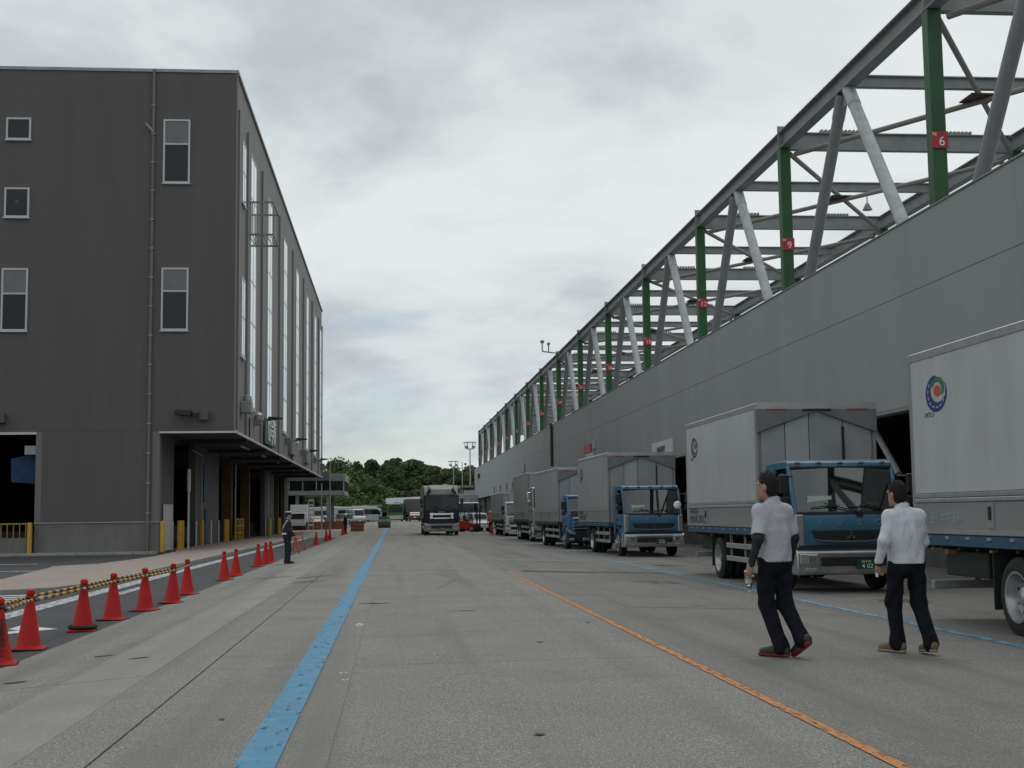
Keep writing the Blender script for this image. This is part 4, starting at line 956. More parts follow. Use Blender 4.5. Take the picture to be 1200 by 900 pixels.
def fuso_front(t, P):
    hw, belt, fb = P['hw'], P['belt'], P.get('fb', 0.62)
    # corner panels, grille, lettering, bumper
    for s in (-1, 1):
        xa, xb = sorted((s*(hw-0.17), s*(hw+0.004)))
        part('corner_panel', MB().prism([(-0.02, 0.84), (0.16, 0.84), (0.20, belt-0.04), (0.0, belt-0.02)], 'x', xa, xb, bev=0.03), 'cab_silver', t)
    gr = part('grille', MB().prism([(-0.74, 1.16), (0.74, 1.16), (0.66, 0.99), (0.2, 0.945), (-0.2, 0.945), (-0.66, 0.99)], 'y', -0.03, 0.02, bev=0.015), 'black', t)
    part('grille_bar', MB().prism([(-0.70, 1.005), (-0.62, 0.965), (-0.22, 0.935), (0.22, 0.935), (0.62, 0.965), (0.70, 1.005), (0.6, 0.985), (0.2, 0.96), (-0.2, 0.96), (-0.6, 0.985)], 'y', -0.05, -0.028), 'chrome_dull', gr)
    for z in (1.05, 1.10): part('grille_slat', B(-0.66, 0.66, -0.038, -0.03, z-0.008, z+0.008), 'chassis', gr)
    em = MB()
    for a in (90, 210, 330):
        c, s_ = math.cos(R_(a)), math.sin(R_(a)); px, pz = -s_, c
        em.prism([(0, 0), (0.055*c+0.032*px, 0.055*s_+0.032*pz), (0.11*c, 0.11*s_), (0.055*c-0.032*px, 0.055*s_-0.032*pz)], 'y', -0.06, -0.04)
    part('badge', em, 'chrome', t, (0, -0.005, 1.055))
    for i, ch in enumerate('FUSO'):
        part('letter', text_mesh(ch, 0.15, 0.008), 'alu_dull', t, (-0.56+i*0.37, -0.005, 1.29), FACE_NY)
    bu = part('bumper', MB().prism([(-0.10, 0.34), (-0.14, 0.46), (-0.12, 0.76), (-0.05, 0.80), (0.42, 0.80), (0.55, 0.56), (0.5, 0.34)], 'x', -hw-0.03, hw+0.03, bev=0.03), P.get('bumperm', 'chrome_dull'), t)
    part('bumper_intake', B(-0.62, 0.62, -0.150, -0.128, 0.50, 0.70, b=0.008), 'black', bu)
    part('intake_bar', B(-0.62, 0.62, -0.158, -0.149, 0.66, 0.70), 'chrome', bu)
    for s in (-1, 1):
        xa, xb = sorted((s*0.66, s*(hw-0.02)))
        hl = part('headlight', B(xa, xb, -0.152, -0.12, 0.54, 0.73, b=0.02), 'lamp_lens', t)
        part('reflector', B(*sorted((s*0.70, s*0.86)), -0.157, -0.151, 0.57, 0.70, b=0.01), 'chrome', hl)
        part('indicator', B(*sorted((s*(hw-0.015), s*(hw+0.034))), -0.10, 0.1, 0.6, 0.7, b=0.008), 'lamp_amber', t)
        fo = part('fog_lamp', B(*sorted((s*0.70, s*0.92)), -0.155, -0.12, 0.40, 0.47, b=0.01), 'lamp_lens', t)
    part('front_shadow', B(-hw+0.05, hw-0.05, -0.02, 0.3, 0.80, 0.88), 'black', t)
    pl = part('number_plate', B(-0.18, 0.18, -0.185, -0.16, 0.44, 0.62), 'plate_green', t, (P.get('plate_x', 0.1), 0, 0))
    part('lettering', text_mesh(P['plate'], 0.12, 0.002), 'white', pl, (0.02, -0.19, 0.495), FACE_NY)
    part('lettering', text_mesh('品川 100', 0.048, 0.002), 'white', pl, (0, -0.19, 0.578), FACE_NY)
    ar = part('under_mirror_arm', MB().pipe([(hw-0.1, 0.2, belt+0.62), (hw-0.12, -0.12, belt+0.5), (hw-0.2, -0.22, belt+0.38)], 0.014, 6), 'black', t)
    part('under_mirror', MB().lathe([(0.01, -0.09), (0.10, -0.06), (0.135, 0.0), (0.12, 0.02), (0.01, 0.03)], (hw-0.24, -0.25, belt+0.30), 'y', 18), P.get('umir', 'white'), t)

def big_front(t, P):
    hw, belt, fb = P['hw'], P['belt'], P.get('fb', 0.62); st = P['style']
    g = part('grille', B(-hw+0.28, hw-0.28, -0.03, 0.02, 0.78, 1.02, b=0.02), 'black', t)
    if st == 'bars':      # dark cab with two bright bars ending in round clusters
        part('grille_bar', MB().prism([(-0.62, 1.36), (0.62, 1.36), (0.72, 1.46), (0.6, 1.48), (-0.6, 1.48), (-0.72, 1.46)], 'y', -0.07, -0.01, bev=0.012), 'chrome', g)
        part('grille_bar', MB().prism([(-0.5, 1.10), (0.5, 1.10), (0.62, 1.17), (0.5, 1.20), (-0.5, 1.20), (-0.62, 1.17)], 'y', -0.07, -0.01, bev=0.012), 'chrome', g)
        for s in (-1, 1): part('grille_bar', MB().prism([(s*0.56, 1.12), (s*0.78, 1.1), (s*0.82, 1.26), (s*0.74, 1.32), (s*0.84, 1.42), (s*0.76, 1.52), (s*0.56, 1.5), (s*0.62, 1.3)], 'y', -0.075, -0.005, bev=0.012), 'chrome', g)
        part('letter', text_mesh('ISUZU', 0.16, 0.008), 'chrome_dull', t, (0, -0.01, belt-0.14), FACE_NY)
    else:
        for z in (0.85, 0.98, 1.12, 1.30): part('grille_bar', B(-hw+0.2, hw-0.2, -0.06, -0.01, z-0.035, z+0.035, b=0.012), 'chrome', g)
        part('badge', MB().lathe([(0.01, -0.03), (0.1, -0.02), (0.11, 0)], (0, -0.03, belt-0.2), 'y', 16), 'chrome', t)
    bm_ = P.get('bumperm', 'chrome_dull')
    bu = part('bumper', MB().prism([(-0.08, 0.26), (-0.12, 0.38), (-0.10, 0.74), (-0.04, 0.78), (0.42, 0.80), (0.55, 0.5), (0.5, 0.26)], 'x', -hw-0.02, hw+0.02, bev=0.03), bm_, t)
    part('bumper_intake', B(-0.7, 0.7, -0.128, -0.105, 0.46, 0.66, b=0.008), 'black', bu)
    for s in (-1, 1):
        part('headlight', MB().prism([(s*0.72, 0.62), (s*(hw-0.01), 0.66), (s*(hw+0.01), 0.84), (s*0.95, 0.8), (s*0.72, 0.72)], 'y', -0.135, -0.02, bev=0.015), 'lamp_lens', t)
        part('fog_lamp', B(*sorted((s*0.8, s*1.0)), -0.14, -0.1, 0.38, 0.48, b=0.01), 'lamp_lens', t)
    pl = part('number_plate', B(-0.22, 0.22, -0.15, -0.129, 0.36, 0.58), 'plate_green', t)
    part('lettering', text_mesh(P.get('plate', '1 20'), 0.15, 0.002), 'white', pl, (0.0, -0.155, 0.42), FACE_NY)

def truck(label, loc, rz, P, group=None, name='box_truck'):
    t = thing(name, label, 'truck', loc, rz, group)
    cab(t, P)
    (fuso_front if P['style'] == 'fuso' else big_front)(t, P)
    for ch_ in t.children: ch_.location.x += P.get('cx', 0.0)
    b0, b1, bhw, bz0, bz1 = P['box']
    chassis(t, b0, b1, P['rear'], P['r'], bhw, fy=P['fy'])
    cargo_box(t, b0, b1, bhw, bz0, bz1, P)
    if P.get('logo'): logo(t, -bhw-0.004, b1-0.95, bz1-0.64, P.get('logo_s', 1.0))
    if P.get('maru'):
        part('lettering', _maru, 'ink', t, (-bhw-0.005, b1-1.15, bz0+0.31), FACE_NX).scale = (1.45, 1, 1); part('lettering', _kaisha, 'ink', t, (-bhw-0.005, b1-0.8, bz0+0.5), FACE_NX).scale = (1.45, 1, 1)
    if P.get('ghost'): part('lettering', _ghost, 'ghost_blue', t, (-bhw-0.005, b1-1.1, bz0+0.36), FACE_NX)
    if P.get('deflector'):
        hw, roof = P['hw'], P['roof']; zt = bz1+0.02
        part('roof_deflector', MB().prism([(0.28+P.get('rake', .34)*0.5, roof+0.0), (0.55+P.get('rake', .34)*.5, roof+0.38), (1.3, zt-0.08), (P['L'], zt), (P['L'], roof)], 'x', -hw*0.72, hw*0.72, bev=0.06), P['deflector'], t)
        for s in (-1, 1):
            part('side_deflector', MB().prism([(0.75, roof), (1.35, zt-0.15), (P['L'], zt-0.05), (P['L'], roof)], 'x', *sorted((s*hw*0.74, s*(hw-0.02))), bev=0.03), P['deflector'], t)
            part('deflector_vent', MB().prism([(s*hw*0.60, roof+0.05), (s*(hw-0.1), roof+0.05), (s*hw*0.62, roof+0.5)], 'y', 0.42, 0.75), 'black', t)
    return t
FUSO = dict(hw=1.03, belt=1.47, roof=2.46, cx=-0.15, L=1.9, r=0.47, fy=1.2, fb=0.78, cab='cab_blue', style='fuso', markers=True, papers=True, box=(3.0, 9.55, 1.2, 1.03, 3.70), rear=[6.7], plate='4 02', plate_x=0.22, logo=True, maru=True, latch_off=1.2, latches=1)
FUSO['box'] = (2.25, 8.75, 1.25, 1.03, 3.72); FUSO['rear'] = [5.8]
xc = 8.56
truck('white wing body truck with large emblem and pale ghost lettering, rear towards the blue cabs', (xc, 9.45, gz(xc)), 0, dict(FUSO, maru=False, ghost=True, latches=2, latch_off=-0.28, plate='4 01'))
truck('blue cab wing body truck with plate 4 02 behind the walking men', (xc, 24.0, gz(xc)), 0, dict(FUSO, umir='black'))
truck('blue cab truck with grey wing body and bright round front mirror, parked second behind', (9.02, 45.3, gz(8.95)), R_(1.7), dict(FUSO, cx=-0.1, plate='4 03', wing='wing_grey', latches=1, umir='white'))
T4 = dict(hw=1.02, belt=1.42, roof=2.3, L=1.8, r=0.42, fy=1.15, fb=0.6, cab='cab_blue2', style='chromebars', papers=False, box=(2.2, 10.6, 1.15, 1.0, 3.55), rear=[7.6], wing='wing_grey', bumperm='cab_black', rail='chassis')
truck('bright blue cab truck with square headlamps and tall grey box', (8.32, 55.6, gz(8.3)), R_(0.8), T4)
T5 = dict(rake=0.14, glass='glass_dark', hw=1.22, belt=1.85, roof=2.95, L=2.2, r=0.50, fy=1.35, fb=0.62, cab='cab_silver', style='chromebars', box=(2.5, 11.3, 1.23, 1.05, 3.85), rear=[7.7, 9.0], wing='wing_grey', gate='alu_dull', bumperm='chrome', rail='chassis', mirror='chrome', gable=False)
truck('large truck with chrome trimmed cab and pale wing body, rails along its underside', (8.62, 70.9, gz(8.6)), 0, T5)
T6 = dict(hw=1.02, belt=1.45, roof=2.35, L=1.8, r=0.42, fy=1.15, fb=0.6, cab='cab_white', style='chromebars', box=(2.1, 12.6, 1.15, 1.0, 3.05), rear=[8.0], wing='wing_grey', bumperm='cab_white', rail='chassis', deflector=None, gable=False)
truck('white cab truck with low grey box, last of the parked row', (8.6, 90.3, gz(8.6)), 0, T6)
T7 = dict(rake=0.14, glass='glass_dark', hw=1.18, belt=1.72, roof=2.75, L=2.2, r=0.5, fy=1.35, fb=0.6, cab='cab_black', style='bars', box=(2.5, 11.5, 1.22, 1.05, 3.42), rear=[8.3, 9.6], wing='wing_white', deflector='bulk_c', rail='chassis', gable=False, plate='13 20', bumperm='steel_grey')
truck('black cab truck with chrome grille bars and white roof deflector driving up the yard', (3.2, 90.0, gz(3.2)), 0, T7)
T8 = dict(rake=0.14, glass='glass_dark', hw=1.12, belt=1.7, roof=2.6, L=2.1, r=0.48, fy=1.3, fb=0.6, cab='cab_white', pillar='cab_blue2', style='chromebars', box=(2.4, 10.5, 1.2, 1.05, 3.4), rear=[8.0], wing='cab_blue2', rail='chassis', gable=False, bumperm='cab_white')
truck('white and blue cab truck standing behind the black cab truck', (6.65, 122.0, gz(6.65, 122)), 0, T8)
# ------------------------------------------------------------------ people (smooth implicit bodies, polygonised)
class SDF:
    def __init__(s, lo, hi, h):
        s.lo = np.array(lo, float); s.h = h
        s.n = np.ceil((np.array(hi)-s.lo)/h).astype(int)+1
        s.vol = np.full(tuple(s.n), 0.2, np.float32)
    def _sub(s, lo, hi, pad):
        a = np.clip(np.floor((np.array(lo)-pad-s.lo)/s.h).astype(int), 0, s.n); b = np.clip(np.ceil((np.array(hi)+pad-s.lo)/s.h).astype(int)+1, 0, s.n)
        if np.any(b-a < 1): return None, None
        ax = [s.lo[i]+s.h*np.arange(a[i], b[i]) for i in range(3)]
        P = np.stack(np.meshgrid(*ax, indexing='ij'), -1).astype(np.float32)
        return tuple(slice(a[i], b[i]) for i in range(3)), P
    def _comb(s, sl, d, k, op):
        v = s.vol[sl]
        if op == 'sub':
            s.vol[sl] = np.maximum(v, -d); return
        if k <= 0: s.vol[sl] = np.minimum(v, d); return
        h = np.clip(0.5+0.5*(v-d)/k, 0, 1); s.vol[sl] = v*(1-h)+d*h-k*h*(1-h)
    def cone(s, a, b, ra, rb=None, k=0.03, op='add', sq=None):
        rb = ra if rb is None else rb; a = np.array(a, float); b = np.array(b, float); m = max(ra, rb)
        sl, P = s._sub(np.minimum(a, b)-m, np.maximum(a, b)+m, 0.07)
        if sl is None: return s
        ab = b-a; t = np.clip(((P-a)@ab)/(ab@ab+1e-9), 0, 1)[..., None]
        q = P-(a+t*ab)
        if sq is not None: q = q/np.array(sq)
        d = np.linalg.norm(q, axis=-1)-(ra+(rb-ra)*t[..., 0])
        s._comb(sl, d, k, op); return s
    def ell(s, c, r, k=0.03, op='add', rz=0.0):
        c = np.array(c, float); r = np.array(r, float)
        sl, P = s._sub(c-r.max(), c+r.max(), 0.07)
        if sl is None: return s
        q = P-c
        if rz:
            cs, sn = math.cos(-rz), math.sin(-rz); q = np.stack([q[..., 0]*cs-q[..., 1]*sn, q[..., 0]*sn+q[..., 1]*cs, q[..., 2]], -1)
        l0 = np.linalg.norm(q/r, axis=-1); l1 = np.linalg.norm(q/(r*r), axis=-1)+1e-6
        s._comb(sl, l0*(l0-1)/l1, k, op); return s
    def clip(s, nrm, off):
        """keep the side where nrm.p < off"""
        ax = [s.lo[i]+s.h*np.arange(s.n[i]) for i in range(3)]
        d = nrm[0]*ax[0][:, None, None]+nrm[1]*ax[1][None, :, None]+nrm[2]*ax[2][None, None, :]-off
        s.vol = np.maximum(s.vol, d.astype(np.float32)); return s
    def wrinkle(s, amp, fr, seed=0):
        ax = [s.lo[i]+s.h*np.arange(s.n[i]) for i in range(3)]
        X, Y, Z = np.meshgrid(*ax, indexing='ij')
        s.vol += (amp*(np.sin(fr*(Z*1.0+0.55*X)+3*np.sin(fr*0.31*(Y-X)+seed)+seed)*np.sin(fr*0.43*(X+Y)+seed*1.7+2*Z))).astype(np.float32); return s
    def fold(s, amp, seed=0):
        """soft drape folds: long diagonal creases of uneven strength"""
        if amp <= 0: return s
        ax = [s.lo[i]+s.h*np.arange(s.n[i]) for i in range(3)]
        X, Y, Z = np.meshgrid(*ax, indexing='ij')
        m1 = 0.5+0.5*np.sin(9*Z+5*X+seed*2.1); m2 = 0.5+0.5*np.sin(-7*Z+8*X+3*Y+seed)
        f1 = np.sin(38*X+17*Z+9*Y+2.2*np.sin(6*Z+seed)); f2 = np.sin(30*Z-24*X+12*Y+2.5*np.sin(8*X+5*Z+seed*3))
        s.vol += (amp*(m1*f1*0.8+m2*m2*f2)).astype(np.float32); return s
    def mesh(s, name):
        v = s.vol; ins = v < 0; n = s.n
        c = np.stack([ins[i:n[0]-1+i, j:n[1]-1+j, k:n[2]-1+k] for i in (0, 1) for j in (0, 1) for k in (0, 1)], 0)
        act = c.any(0) & ~c.all(0)
        idx = np.full(act.shape, -1, np.int64); cells = np.argwhere(act); idx[tuple(cells.T)] = np.arange(len(cells))
        pos = np.zeros((len(cells), 3)); cnt = np.zeros(len(cells))
        for axis in range(3):
            oth = [q for q in range(3) if q != axis]
            for a in (0, 1):
                for b in (0, 1):
                    o0 = np.zeros(3, int); o0[oth[0]] = a; o0[oth[1]] = b; o1 = o0.copy(); o1[axis] = 1
                    p0 = cells+o0; p1 = cells+o1
                    v0 = v[tuple(p0.T)]; v1 = v[tuple(p1.T)]; cr = (v0 < 0) != (v1 < 0)
                    t = np.where(cr, v0/(v0-v1+1e-12), 0)
                    pt = p0.astype(float); pt[:, axis] += t
                    pos[cr] += pt[cr]; cnt[cr] += 1
        pos = s.lo+s.h*pos/cnt[:, None]
        faces = []
        for axis in range(3):
            u, w_ = [(1, 2), (2, 0), (0, 1)][axis]
            sl0 = [slice(None)]*3; sl1 = [slice(None)]*3; sl0[axis] = slice(0, -1); sl1[axis] = slice(1, None)
            e = ins[tuple(sl0)] != ins[tuple(sl1)]
            E_ = np.argwhere(e); E_ = E_[(E_[:, u] > 0) & (E_[:, w_] > 0) & (E_[:, u] < n[u]-1) & (E_[:, w_] < n[w_]-1)]
            flip = ins[tuple(E_.T)]
            def cell(du, dw):
                q = E_.copy(); q[:, u] += du; q[:, w_] += dw; return idx[tuple(q.T)]
            Q = np.stack([cell(-1, -1), cell(0, -1), cell(0, 0), cell(-1, 0)], 1)
            Q[~flip] = Q[~flip][:, ::-1]; faces.append(Q)
        F_ = np.concatenate(faces); F_ = F_[(F_ >= 0).all(1)]
        me = bpy.data.meshes.new(name); me.from_pydata(pos.tolist(), [], F_.tolist())
        me.polygons.foreach_set('use_smooth', [True]*len(me.polygons)); me.update(); return me
def V(*a): return np.array(a, float)
def person(label, loc, rz, J, O, group=None):
    """J: joints in local space (facing +y, x to the person's right); O: outfit"""
    h = O.get('h', 0.008); hh = O.get('hh', h)
    p = thing('person', label, 'person', loc, rz, group)
    pts = np.array(list(J.values())); lo = pts.min(0)-0.28; hi = pts.max(0)+0.28; lo[2] = -0.03
    pel, ch, nk, hd = J['pelvis'], J['chest'], J['neck'], J['head']
    hy = J.get('head_yaw', V(0, 0, 0))[2]
    f = np.array([-math.sin(hy), math.cos(hy), 0]); rt = np.array([f[1], -f[0], 0])
    def limb(S, a, b, r0, r1, k=0.03, **kw): S.cone(J[a], J[b], r0, r1, k, **kw)
    # continuous skin body
    S = SDF(lo, hi, h)
    S.cone(pel, ch, 0.13, 0.145, 0.05, sq=(1.05, 0.72, 1)); S.cone(J['shl']-V(0, 0, 0.03), J['shr']-V(0, 0, 0.03), 0.04, 0.04, 0.05)
    S.cone(nk-V(0, 0, 0.08), nk+V(0, 0.01, 0.09), 0.062, 0.055, 0.03)
    S.ell(hd+V(0, 0, 0.02), (0.076, 0.098, 0.115), 0.02, rz=hy)
    S.ell(hd+f*0.032-V(0, 0, 0.055), (0.058, 0.066, 0.068), 0.03, rz=hy)
    S.cone(hd+f*0.094+V(0, 0, 0.0), hd+f*0.104-V(0, 0, 0.033), 0.010, 0.013, 0.014)         # nose
    S.cone(hd+f*0.088-V(0, 0, 0.066)+rt*0.018, hd+f*0.088-V(0, 0, 0.066)-rt*0.018, 0.011, 0.011, 0.01)   # lips
    S.ell(hd+f*0.082-V(0, 0, 0.105), (0.028, 0.022, 0.02), 0.02, rz=hy)                      # chin
    for s in (-1, 1):
        S.ell(hd+rt*s*0.079-f*0.008-V(0, 0, 0.012), (0.014, 0.022, 0.034), 0.008, rz=hy)     # ears
        S.cone(hd+f*0.093+rt*s*0.015+V(0, 0, 0.026), hd+f*0.078+rt*s*0.052+V(0, 0, 0.024), 0.011, 0.010, 0.012)  # brow
        S.ell(hd+f*0.092+rt*s*0.033+V(0, 0, 0.006), (0.014, 0.010, 0.008), 0.006, op='sub', rz=hy)
    for s, c in ((-1, 'l'), (1, 'r')):
        S.cone(J['sh'+c]-V(0, 0, 0.03), J['el'+c], 0.040, 0.040, 0.03); limb(S, 'el'+c, 'wr'+c, 0.041, 0.027)
        limb(S, 'hip'+c, 'kn'+c, 0.085, 0.055); limb(S, 'kn'+c, 'an'+c, 0.056, 0.036); limb(S, 'an'+c, 'to'+c, 0.035, 0.03)
        # hand: palm, four fingers, thumb
        wr, hn = J['wr'+c], J['ha'+c]; d = (hn-wr)/np.linalg.norm(hn-wr)
        side = J.get('hs'+c, V(0, 1, 0)); side = side-(side@d)*d; side /= np.linalg.norm(side)      # thumb side
        cup = np.cross(d, side)*(-s)                                                              # direction fingers curl: towards the body
        if J.get('flip'+c) is not None: cup = -cup
        pc = wr+d*0.055
        S.cone(wr, pc, 0.027, 0.030, 0.02); S.ell(pc+d*0.01, (0.033, 0.033, 0.045), 0.02)
        curl = O.get('curl'+c, 0.5)
        for q in range(4):
            ln = (0.078, 0.086, 0.080, 0.064)[q]; base = wr+d*0.088+side*(0.027-0.018*q)
            a1 = base+(d*math.cos(curl*0.6)+cup*math.sin(curl*0.6))*ln*0.5; a2 = a1+(d*math.cos(curl*1.6)+cup*math.sin(curl*1.6))*ln*0.3; a3 = a2+(d*math.cos(curl*2.4)+cup*math.sin(curl*2.4))*ln*0.24
            S.cone(base, a1, 0.0098, 0.0092, 0.006); S.cone(a1, a2, 0.0092, 0.0085, 0.004); S.cone(a2, a3, 0.0085, 0.0075, 0.004)
        tb = wr+d*0.035+side*0.028; t1 = tb+(d*0.7+side*0.55+cup*0.35)*0.042; t2 = t1+(d*0.9+side*0.1+cup*0.45)*0.034
        S.cone(tb-side*0.01, t1, 0.014, 0.0115, 0.012); S.cone(t1, t2, 0.011, 0.009, 0.005)
    part('body', S.mesh('body'), O.get('skin', 'skin'), p)
    # hair / cap
    if O.get('hair'):
        H = SDF(hd-0.2, hd+0.22, min(h, 0.007))
        H.ell(hd+V(0, 0, 0.038)-f*0.012, (0.081, 0.101, 0.104), 0.02, rz=hy)
        H.ell(hd-f*0.04-V(0, 0, 0.01), (0.078, 0.072, 0.085), 0.03, rz=hy); H.ell(hd-f*0.055-V(0, 0, 0.055), (0.058, 0.045, 0.05), 0.03, rz=hy)
        H.ell(hd+f*0.10-V(0, 0, 0.06), (0.10, 0.085, 0.118), op='sub', rz=hy)
        for s in (-1, 1): H.ell(hd+rt*s*0.085+f*0.0-V(0, 0, 0.022), (0.028, 0.038, 0.045), op='sub', rz=hy)
        H.wrinkle(0.004, 170, 2.0); H.wrinkle(0.003, 260, 5.0)
        hm_ = H.mesh('hair'); ho = part('hair', hm_, O['hair'], p)
        st_ = MB(); rs = random.Random(3); nv = len(hm_.vertices)
        for _ in range(900):
            vv = hm_.vertices[rs.randrange(nv)]; c0 = vv.co; nn_ = vv.normal
            if nn_.length < 0.5: continue
            dn = (nn_*0.55+Vector((rs.uniform(-.5, .5), rs.uniform(-.5, .5), -0.75+1.1*max(0, nn_.z)))).normalized(); sd_ = dn.cross(nn_)
            if sd_.length < 1e-3: continue
            sd_.normalize(); ln_ = rs.uniform(0.012, 0.026)
            st_.add([c0-nn_*0.003-sd_*0.002, c0-nn_*0.003+sd_*0.002, c0+dn*ln_+nn_*0.002], [(0, 1, 2)])
        so_ = part('hair_strands', st_, O['hair'], ho, kind='stuff')
    if O.get('cap'):
        C_ = SDF(hd-0.2, hd+0.24, h); C_.ell(hd+V(0, 0, 0.06), (0.092, 0.108, 0.07), rz=hy); C_.clip((0, 0, -1), -(hd[2]+0.03))
        cp = part('cap', C_.mesh('cap'), 'uniform_navy', p)
        Tp = SDF(hd-0.2, hd+0.26, h); Tp.ell(hd+V(0, 0, 0.125), (0.125, 0.135, 0.035), rz=hy); part('cap_top', Tp.mesh('cap_top'), 'bulk_a', cp)
        Vz = SDF(hd-0.25, hd+0.26, h); Vz.ell(hd+f*0.09+V(0, 0, 0.035), (0.085, 0.075, 0.012), rz=hy); part('visor', Vz.mesh('visor'), 'black', cp)
        Hh = SDF(hd-0.2, hd+0.2, h); Hh.ell(hd-f*0.02+V(0, 0, 0.01), (0.083, 0.095, 0.08), rz=hy); Hh.clip(tuple(f), float(f@hd)+0.01); Hh.clip((0, 0, 1), hd[2]+0.05); Hh.clip((0, 0, -1), -(hd[2]-0.06)); part('hair', Hh.mesh('hair'), 'hair', p)
    if O.get('helmet'):
        C_ = SDF(hd-0.22, hd+0.26, h); C_.ell(hd+V(0, 0, 0.05), (0.115, 0.135, 0.12), rz=hy); C_.clip((0, 0, -1), -(hd[2]+0.02)); part('helmet', C_.mesh('helmet'), O['helmet'], p)
    # shirt
    tn = O.get('hem', pel[2]+0.02); wd = O.get('width', 1.0)
    T = SDF(lo, hi, h)
    T.cone(V(pel[0], pel[1], tn-0.06), ch-V(0, 0, 0.10), 0.182*wd, 0.172*wd, 0.08, sq=(1.06, 0.90, 1)); T.cone(ch-V(0, 0, 0.12), ch+V(0, 0, 0.02), 0.170*wd, 0.172*wd, 0.08, sq=(1.10, 0.74, 1)); T.cone(J['shl']+V(0.04, 0, 0.0), J['shr']-V(0.04, 0, 0), 0.062, 0.062, 0.08)
    T.cone(ch+V(0, -0.015, 0.05), nk-V(0, 0.0, 0.03), 0.14, 0.07, 0.05, sq=(1.1, 0.7, 1))
    for c in 'lr':
        T.cone(nk-V(0, 0.01, 0.055), J['sh'+c]+V(0, 0, 0.005), 0.062, 0.054, 0.06)
        if O['sleeve'] == 'short':
            m = J['sh'+c]+(J['el'+c]-J['sh'+c])*0.78; ax = (J['el'+c]-J['sh'+c]); ax /= np.linalg.norm(ax)
            T.cone(J['sh'+c], m, 0.054, 0.070, 0.06)
        else:
            T.cone(J['sh'+c], J['el'+c], 0.053, 0.056, 0.06); T.cone(J['el'+c], J['wr'+c]-(J['wr'+c]-J['el'+c])*0.08, 0.056, 0.042, 0.03)
    T.fold(O.get('wr', 0.006), 1.3)
    if O['sleeve'] == 'short':
        for c in 'lr':
            ax = (J['el'+c]-J['sh'+c]); ln = np.linalg.norm(ax); ax /= ln
            # cut the sleeve end flat with a soft subtraction capsule
            e = J['sh'+c]+ax*ln*0.80; T.cone(e+ax*0.105, e+ax*0.2, 0.105, 0.12, op='sub')
    T.clip((0, 0, -1), -tn)
    sh = part('shirt', T.mesh('shirt'), O['shirt'], p)
    K = SDF(nk-0.2, nk+0.2, h); K.cone(nk-V(0, 0.01, 0.05), nk+V(0, 0.0, 0.035), 0.086, 0.073, sq=(1, 0.95, 1)); K.cone(nk+V(0, 0.02, -0.1), nk+V(0, 0.025, 0.15), 0.060, 0.058, op='sub'); K.clip((0, 0.55, 1), float(nk[2]+0.55*nk[1])+0.03)
    part('collar', K.mesh('collar'), O['shirt'], sh)
    if O.get('under'):
        for c in 'lr':
            A_ = SDF(np.minimum(J['sh'+c], J['wr'+c])-0.12, np.maximum(J['sh'+c], J['wr'+c])+0.12, h)
            A_.cone(J['sh'+c], J['el'+c], 0.055, 0.049, 0.02); A_.cone(J['el'+c], J['wr'+c], 0.048, 0.033, 0.03); A_.wrinkle(0.002, 60, 0.6)
            part('arm_cover', A_.mesh('arm_cover'), O['under'], p)
    # trousers
    Tr = SDF(lo, hi, h)
    Tr.cone(pel+V(-0.05, 0, 0.05), pel+V(0.05, 0, 0.05), 0.100, 0.100, 0.05, sq=(1, 0.92, 1)); Tr.cone(pel+V(-0.05, -0.02, -0.06), pel+V(0.05, -0.015, -0.06), 0.105, 0.105, 0.05)
    for c in 'lr':
        Tr.cone(J['hip'+c], J['kn'+c], 0.097, 0.077, 0.04); Tr.cone(J['kn'+c], J['an'+c], 0.078, 0.068, 0.04)
        Tr.cone(J['an'+c]+(J['kn'+c]-J['an'+c])*0.12, J['an'+c]-(J['kn'+c]-J['an'+c])*0.02, 0.074, 0.078, 0.02)
    Tr.fold(O.get('twr', 0.008), 0.4); Tr.clip((0, 0, 1), tn+0.06)
    part('trousers', Tr.mesh('trousers'), O['trousers'], p)
    # shoes
    for c in 'lr':
        an, to = J['an'+c], J['to'+c]; d = (to-an); dl = np.linalg.norm(d); d /= dl
        heel = J['he'+c]
        Sh = SDF(np.minimum(np.minimum(an, to), heel)-0.14, np.maximum(np.maximum(an, to), heel)+0.14, h)
        Sh.cone(heel+V(0, 0, 0.012), to, 0.040, 0.040, 0.03); Sh.cone(heel+V(0, 0, 0.03), an-V(0, 0, 0.01), 0.042, 0.05, 0.03); Sh.cone(an-V(0, 0, 0.01), to, 0.048, 0.032, 0.03)
        up = np.cross(np.cross(d, V(0, 0, 1)), d); up = np.cross(to-heel, np.cross(V(0, 0, 1), to-heel)); up /= np.linalg.norm(up)
        base = heel-up*0.018
        Sh.clip(tuple(-up), float(-up@base))
        so = part('shoe', Sh.mesh('shoe'), O['shoe'], p)
        So = SDF(np.minimum(heel, to)-0.13, np.maximum(heel, to)+0.13, h)
        fw = (to-heel)/np.linalg.norm(to-heel); sq_ = 1.0
        So.cone(heel, to+fw*0.012, 0.050, 0.050); So.clip(tuple(-up), float(-up@(base-up*0.022))); So.clip(tuple(up), float(up@(base+up*0.006)))
        part('sole', So.mesh('sole'), O['sole'], so)
    return p
